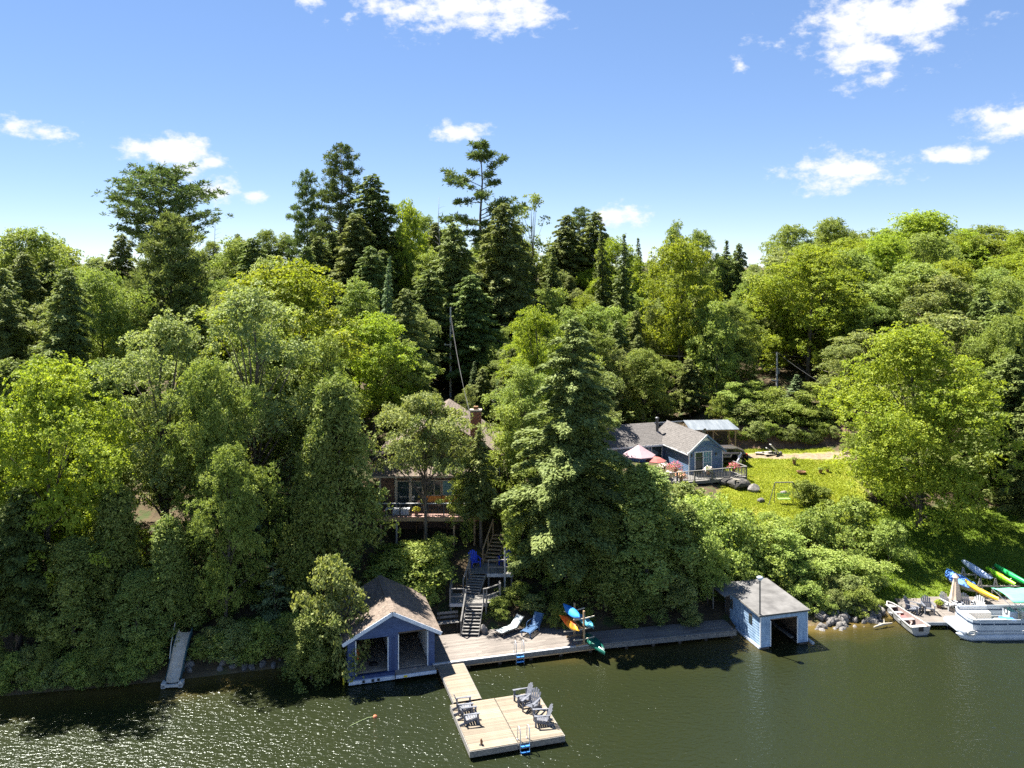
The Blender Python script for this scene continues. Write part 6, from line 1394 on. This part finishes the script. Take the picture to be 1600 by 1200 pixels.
def where(X, Y, H):
    px = 800 + F * X / Y; py = YH + F * (HC - ground_z(X, Y) - H * .7) / Y
    n_, mx, my = min(MARKS, key=lambda m_: (m_[1] - px) ** 2 + (m_[2] - py) ** 2); dx, dy = px - mx, py - my; d = math.hypot(dx, dy)
    hor = 'left' if dx < 0 else 'right'; ver = 'above' if dy < 0 else 'below'
    far = 'close ' if d < 60 else ('' if d < 120 else 'well ')
    if abs(dx) > 2.2 * abs(dy): return f'{far}{hor} of {n_}' if far != 'close ' else f'close on the {hor} of {n_}'
    if abs(dy) > 2.2 * abs(dx): return f'{far}{ver} {n_}'
    return f'{far}{ver} and {hor} of {n_}'
HEDGE = ['tall sapling on the earth bank nearest the carport', 'tall sapling on the earth bank left of the right utility pole', 'shrub on the earth bank at foot of right utility pole', 'tall sapling on the earth bank right of the young spruce',
         'rightmost tall shrub on the earth bank', 'small dark shrub right behind the carport roof', 'shrub below the young spruce on the earth bank', 'low shrub left below the right utility pole', 'low pale shrub at left end of the earth bank', 'low shrub on the bank right below the young spruce', 'small dark shrub at right end of the earth bank']
for i, (px, yt, w, Y, k) in enumerate([(1150, 600, 64, 92, 'sapling'), (1180, 596, 66, 92.6, 'sapling'), (1206, 606, 60, 91.5, 'bush_a'), (1268, 600, 64, 92, 'sapling'), (1294, 606, 60, 92.5, 'bush_a'), (1128, 618, 46, 91, 'bush_b'), (1232, 622, 60, 90.4, 'bush_a'), (1192, 628, 60, 90.2, 'bush_a'), (1165, 630, 56, 90.4, 'bush_c'), (1258, 632, 56, 90.2, 'bush_a'), (1284, 636, 50, 90.4, 'bush_b')]):
    tree(k, px, yt, w, Y, HEDGE[i], 'shrubs along the earth bank')

def clear_view(X, Y, H, W):
    """keep the wood off what the photograph shows open: cottage, blue house, lawn, drive, poles"""
    px = 800 + F * X / Y; top = YH + F * (HC - (ground_z(X, Y) + H)) / Y; hw = F * W / 2 / Y
    if -13 < X < 2 and 59 < Y < 74: return False
    if -19 < X < -2 and 63 < Y < 83 and H > 7: return False
    if 8 < X < 37 and 60 < Y < 90: return False
    if 955 - hw < px < 1310 + hw and Y < 96 and top < 690 and Y < 91: return False
    if 690 - hw < px < 716 + hw and Y < 97 and top < 600: return False
    if 1206 - hw * .9 < px < 1222 + hw * .9 and Y < 106 and top < 640: return False
    return True
def wood(n, y0, y1, x0, x1, keys, hr, wr, label, group, mind, tries=4000):
    k = 0
    for _ in range(tries):
        if k >= n: break
        Y = rf.uniform(y0, y1); px = rf.uniform(x0, x1); X = (px - 800) * Y / F
        if any((X - a) ** 2 + (Y - b) ** 2 < (mind + .25 * c) ** 2 for a, b, c in PLANTED): continue
        zg = ground_z(X, Y); lim = HC - (float(np.interp(px, SKYX, SKYY)) + rf.uniform(2, 26) - YH) * Y / F
        H = min(rf.uniform(*hr), lim - zg); W = H * rf.uniform(*wr)
        if H < hr[0] * .6 or not clear_view(X, Y, H, W): continue
        key = rf.choice(keys); plant(key, X, Y, H, W, f'{LOOK[key]} {label}, {where(X, Y, H)}', group); PLANTED.append((X, Y, W / 2)); k += 1
wood(46, 98, 150, 330, 830, ['hemlock_b', 'hemlock_c', 'hemlock_b', 'airy_b', 'maple_b'], (11, 18), (.45, .62), 'in the hill wood', 'wood on the hill behind the cottage', 2.2)
wood(92, 82, 150, 800, 1190, ['maple_c', 'airy_b', 'airy_a', 'hemlock_b', 'sapling', 'hemlock_b', 'airy_b'], (7, 12.5), (.42, .58), 'on the wooded slope', 'wood on the slope above the blue house', 1.9)
wood(44, 70, 150, -60, 420, ['hemlock_b', 'airy_a', 'maple_b', 'hemlock_c', 'airy_b'], (11, 17), (.45, .62), 'in the left wood', 'wood behind the left shore', 2.4)
wood(34, 94, 165, 1180, 1660, ['maple_b', 'maple_a', 'airy_a', 'maple_c'], (11, 17), (.6, .85), 'on the right hill', 'wood on the right hill', 2.6)
wood(22, 64, 90, 300, 760, ['airy_b', 'maple_b', 'hemlock_b', 'airy_a'], (9, 14), (.45, .62), 'in the cottage wood', 'wood around the cottage', 2.2)
wood(10, 71, 95, 1540, 1700, ['hemlock_c', 'hemlock_c', 'maple_b'], (11, 16), (.45, .62), 'at the right edge', 'shaded trees at the right edge', 2.6)
wood(14, 51, 64, -60, 470, ['airy_b', 'maple_b', 'hemlock_c', 'cedar_b'], (6, 12), (.4, .6), 'on the left bank', 'understory on the left bank', 1.6)
wood(16, 56, 66, 810, 1110, ['airy_b', 'cedar_b', 'sapling'], (3, 7), (.5, .7), 'on the middle bank', 'small trees on the middle bank', 1.2)
wood(30, 68, 99, 725, 1010, ['airy_b', 'hemlock_b', 'sapling', 'airy_a', 'spruce_b'], (5.5, 10), (.42, .6), 'on the rise', 'young wood behind the huge hemlock', 1.6)
# low growth on the banks
def low_growth(n, fn, keys, hr, label, group, mind):
    k = 0
    for _ in range(n * 30):
        if k >= n: break
        X, Y = fn()
        zg = ground_z(X, Y)
        if zg < .12 or any((X - a) ** 2 + (Y - b) ** 2 < mind ** 2 for a, b, c in PLANTED): continue
        if blocked(X, Y): continue
        H = rf.uniform(*hr); key = rf.choice(keys); plant(key, X, Y, H, H * rf.uniform(1.0, 1.5), f'{LOOK[key]} {label}, {where(X, Y, H)}', group); PLANTED.append((X, Y, .3)); k += 1
def blocked(X, Y):
    if lawn(np.array([X]), np.array([Y]))[0] > .2: return True
    if -10.4 < X < -2.6 and Y < 54.6: return True           # navy boathouse, its bench
    if -6 < X < 4.8 and Y < 53.6: return True               # shore deck
    if -4.8 < X < .8 and Y < 62.5: return True              # stairs
    if -11.5 < X < 1.2 and 60 < Y < 75: return True         # cottage
    if 3.0 < X < 6.4 and Y < 54.4: return True              # kayak rack
    if 12.2 < X < 20 and Y < 57.4: return True              # pale boathouse
    if 4 < X < 14 and Y < 54.0: return True                 # walkway
    if 9 < X < 24 and 73.5 < Y < 91: return True            # blue house, carport, car
    if -20.6 < X < -18.2 and Y < 51: return True            # slide
    return False
low_growth(42, lambda: (rf.uniform(-30, -10), rf.uniform(46.5, 56)), ['bush_a', 'bush_b', 'bush_c', 'bush_b'], (.8, 2.0), 'on the left bank', 'undergrowth on the left bank', .8)
low_growth(26, lambda: (rf.uniform(-9.5, -3.5), rf.uniform(54.5, 60.5)), ['bush_a', 'bush_a', 'bush_b'], (.9, 1.8), 'below the cottage', 'undergrowth below the cottage', .8)
low_growth(36, lambda: (rf.uniform(-1.5, 14), rf.uniform(53, 64)), ['bush_b', 'bush_c', 'bush_a'], (.7, 1.7), 'on the deck bank', 'undergrowth behind the shore deck', .8)
low_growth(46, lambda: (rf.uniform(11, 25.5), rf.uniform(56.5, 70)), ['bush_a', 'bush_a', 'bush_c', 'bush_b'], (1.0, 2.2), 'on the lawn slope', 'shrubs on the slope below the lawn', .9)
low_growth(14, lambda: (rf.uniform(20, 26), rf.uniform(56, 60)), ['bush_a', 'bush_c'], (.7, 1.4), 'on the shore', 'shrubs behind the stone pile', .6)
low_growth(30, lambda: (rf.uniform(26, 45), rf.uniform(66, 86)), ['bush_b', 'bush_c'], (1.0, 2.2), 'in the right shade', 'undergrowth at the right', 1.0)

for i in range(30):       # shrubs leaning over the water on the left
    px_ = -10 + i * 16.2 + rf.uniform(-6, 6)
    if 250 < px_ < 300: continue
    Yp = float(np.interp(px_, [0, 150, 250, 400, 480], [46.6, 46.9, 48.0, 49.9, 50.6])) + rf.uniform(0, .7); X = (px_ - 800) * Yp / F; H = rf.uniform(.9, 2.2); key = rf.choice(['bush_b', 'bush_c', 'bush_a', 'cedar_a'])
    plant(key, X, Yp, H * (1.5 if key == 'cedar_a' else 1), H * rf.uniform(1.0, 1.4), f'{LOOK[key]} leaning over the water, {where(X, Yp, H)}', 'shrubs along the left waterline', z=max(-.05, ground_z(X, Yp) - .1))
for i in range(16):       # growth at the foot of the earth bank
    X = 21.6 + i * .82 + rf.uniform(-.3, .3); Yp = 87.9 + rf.uniform(-.25, .5); H = rf.uniform(.8, 1.9); key = rf.choice(['bush_a', 'bush_a', 'bush_c'])
    plant(key, X, Yp, H, H * rf.uniform(1.0, 1.3), f'{LOOK[key]} under the earth bank, {where(X, Yp, H)}', 'growth at the foot of the earth bank')
# ------------------------------------------------------------------ grass on the lawns (nobody could count it)
def grass(name, poly, n, h, seed, label, m='grass_blade'):
    rs = np.random.RandomState(seed); xs = [p[0] for p in poly]; ys = [p[1] for p in poly]
    X = rs.uniform(min(xs), min(max(xs), 46), n * 2); Y = rs.uniform(min(ys), max(ys), n * 2)
    ok = (_poly(X, Y, poly, .8) > .3 + .5 * rs.rand(n * 2)) & (_poly(X, Y, DRIVE, .5) < .4); X, Y = X[ok][:n], Y[ok][:n]
    Z = terr(X, Y); N = len(X); hh = h * rs.uniform(.5, 1.5, N) * (1 + .8 * (_h(X * .6, Y * .6, 9) - .4))
    up = unit(np.array([0, 0, 1.0]) + rs.normal(size=(N, 3)) * .8); b = unit(np.cross(up, rs.normal(size=(N, 3))))
    c = np.stack([X, Y, Z], 1) + up * (hh / 2)[:, None]
    me = quads_mesh(name, c, up * (hh / 2)[:, None], b * (.028 * rs.uniform(.6, 1.6, N))[:, None], np.clip(_h(X * .25, Y * .25, 5) + rs.normal(size=N) * .1, 0, 1), m)
    o = bpy.data.objects.new(name, me); COL.objects.link(o); tag(o, label, 'grass', kind='stuff')
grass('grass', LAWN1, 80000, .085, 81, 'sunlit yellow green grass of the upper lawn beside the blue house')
grass('grass', LAWN2, 60000, .12, 82, 'shaded green grass of the lower lawn at the right shore', 'grass_shaded')

# ------------------------------------------------------------------ labels that still coincide: tell them apart by their order from the left
from collections import defaultdict
same = defaultdict(list)
for o in SC.objects:
    if o.parent is None and 'label' in o.keys() and 'group' in o.keys(): same[o['label']].append(o)
ORD = ['first', 'second', 'third', 'fourth', 'fifth', 'sixth', 'seventh', 'eighth', 'ninth', 'tenth', 'eleventh', 'twelfth']
for lab, obs in same.items():
    if len(obs) < 2 or len(obs) > 12: continue
    obs.sort(key=lambda o: o.location.x / o.location.y)
    for i, o in enumerate(obs):
        tag_ = ('left one' if i == 0 else 'right one') if len(obs) == 2 else f'{ORD[i]} from left'
        cand = f'{lab}, {tag_}'
        if len(cand.split()) > 16: cand = cand.replace(', well ', ', ').replace(', close ', ', ')
        if len(cand.split()) > 16: cand = cand.replace(' and left of', ' left of').replace(' and right of', ' right of')
        for cut in (' on the wooded slope', ' in the hill wood', ' in the left wood', ' on the right hill', ' on the left bank', ' on the deck bank', ' on the lawn slope', ' in the right shade', ' on the middle bank', ' in the cottage wood', ' on the rise'):
            if len(cand.split()) > 16: cand = cand.replace(cut, '')
        if len(cand.split()) <= 16: o['label'] = cand
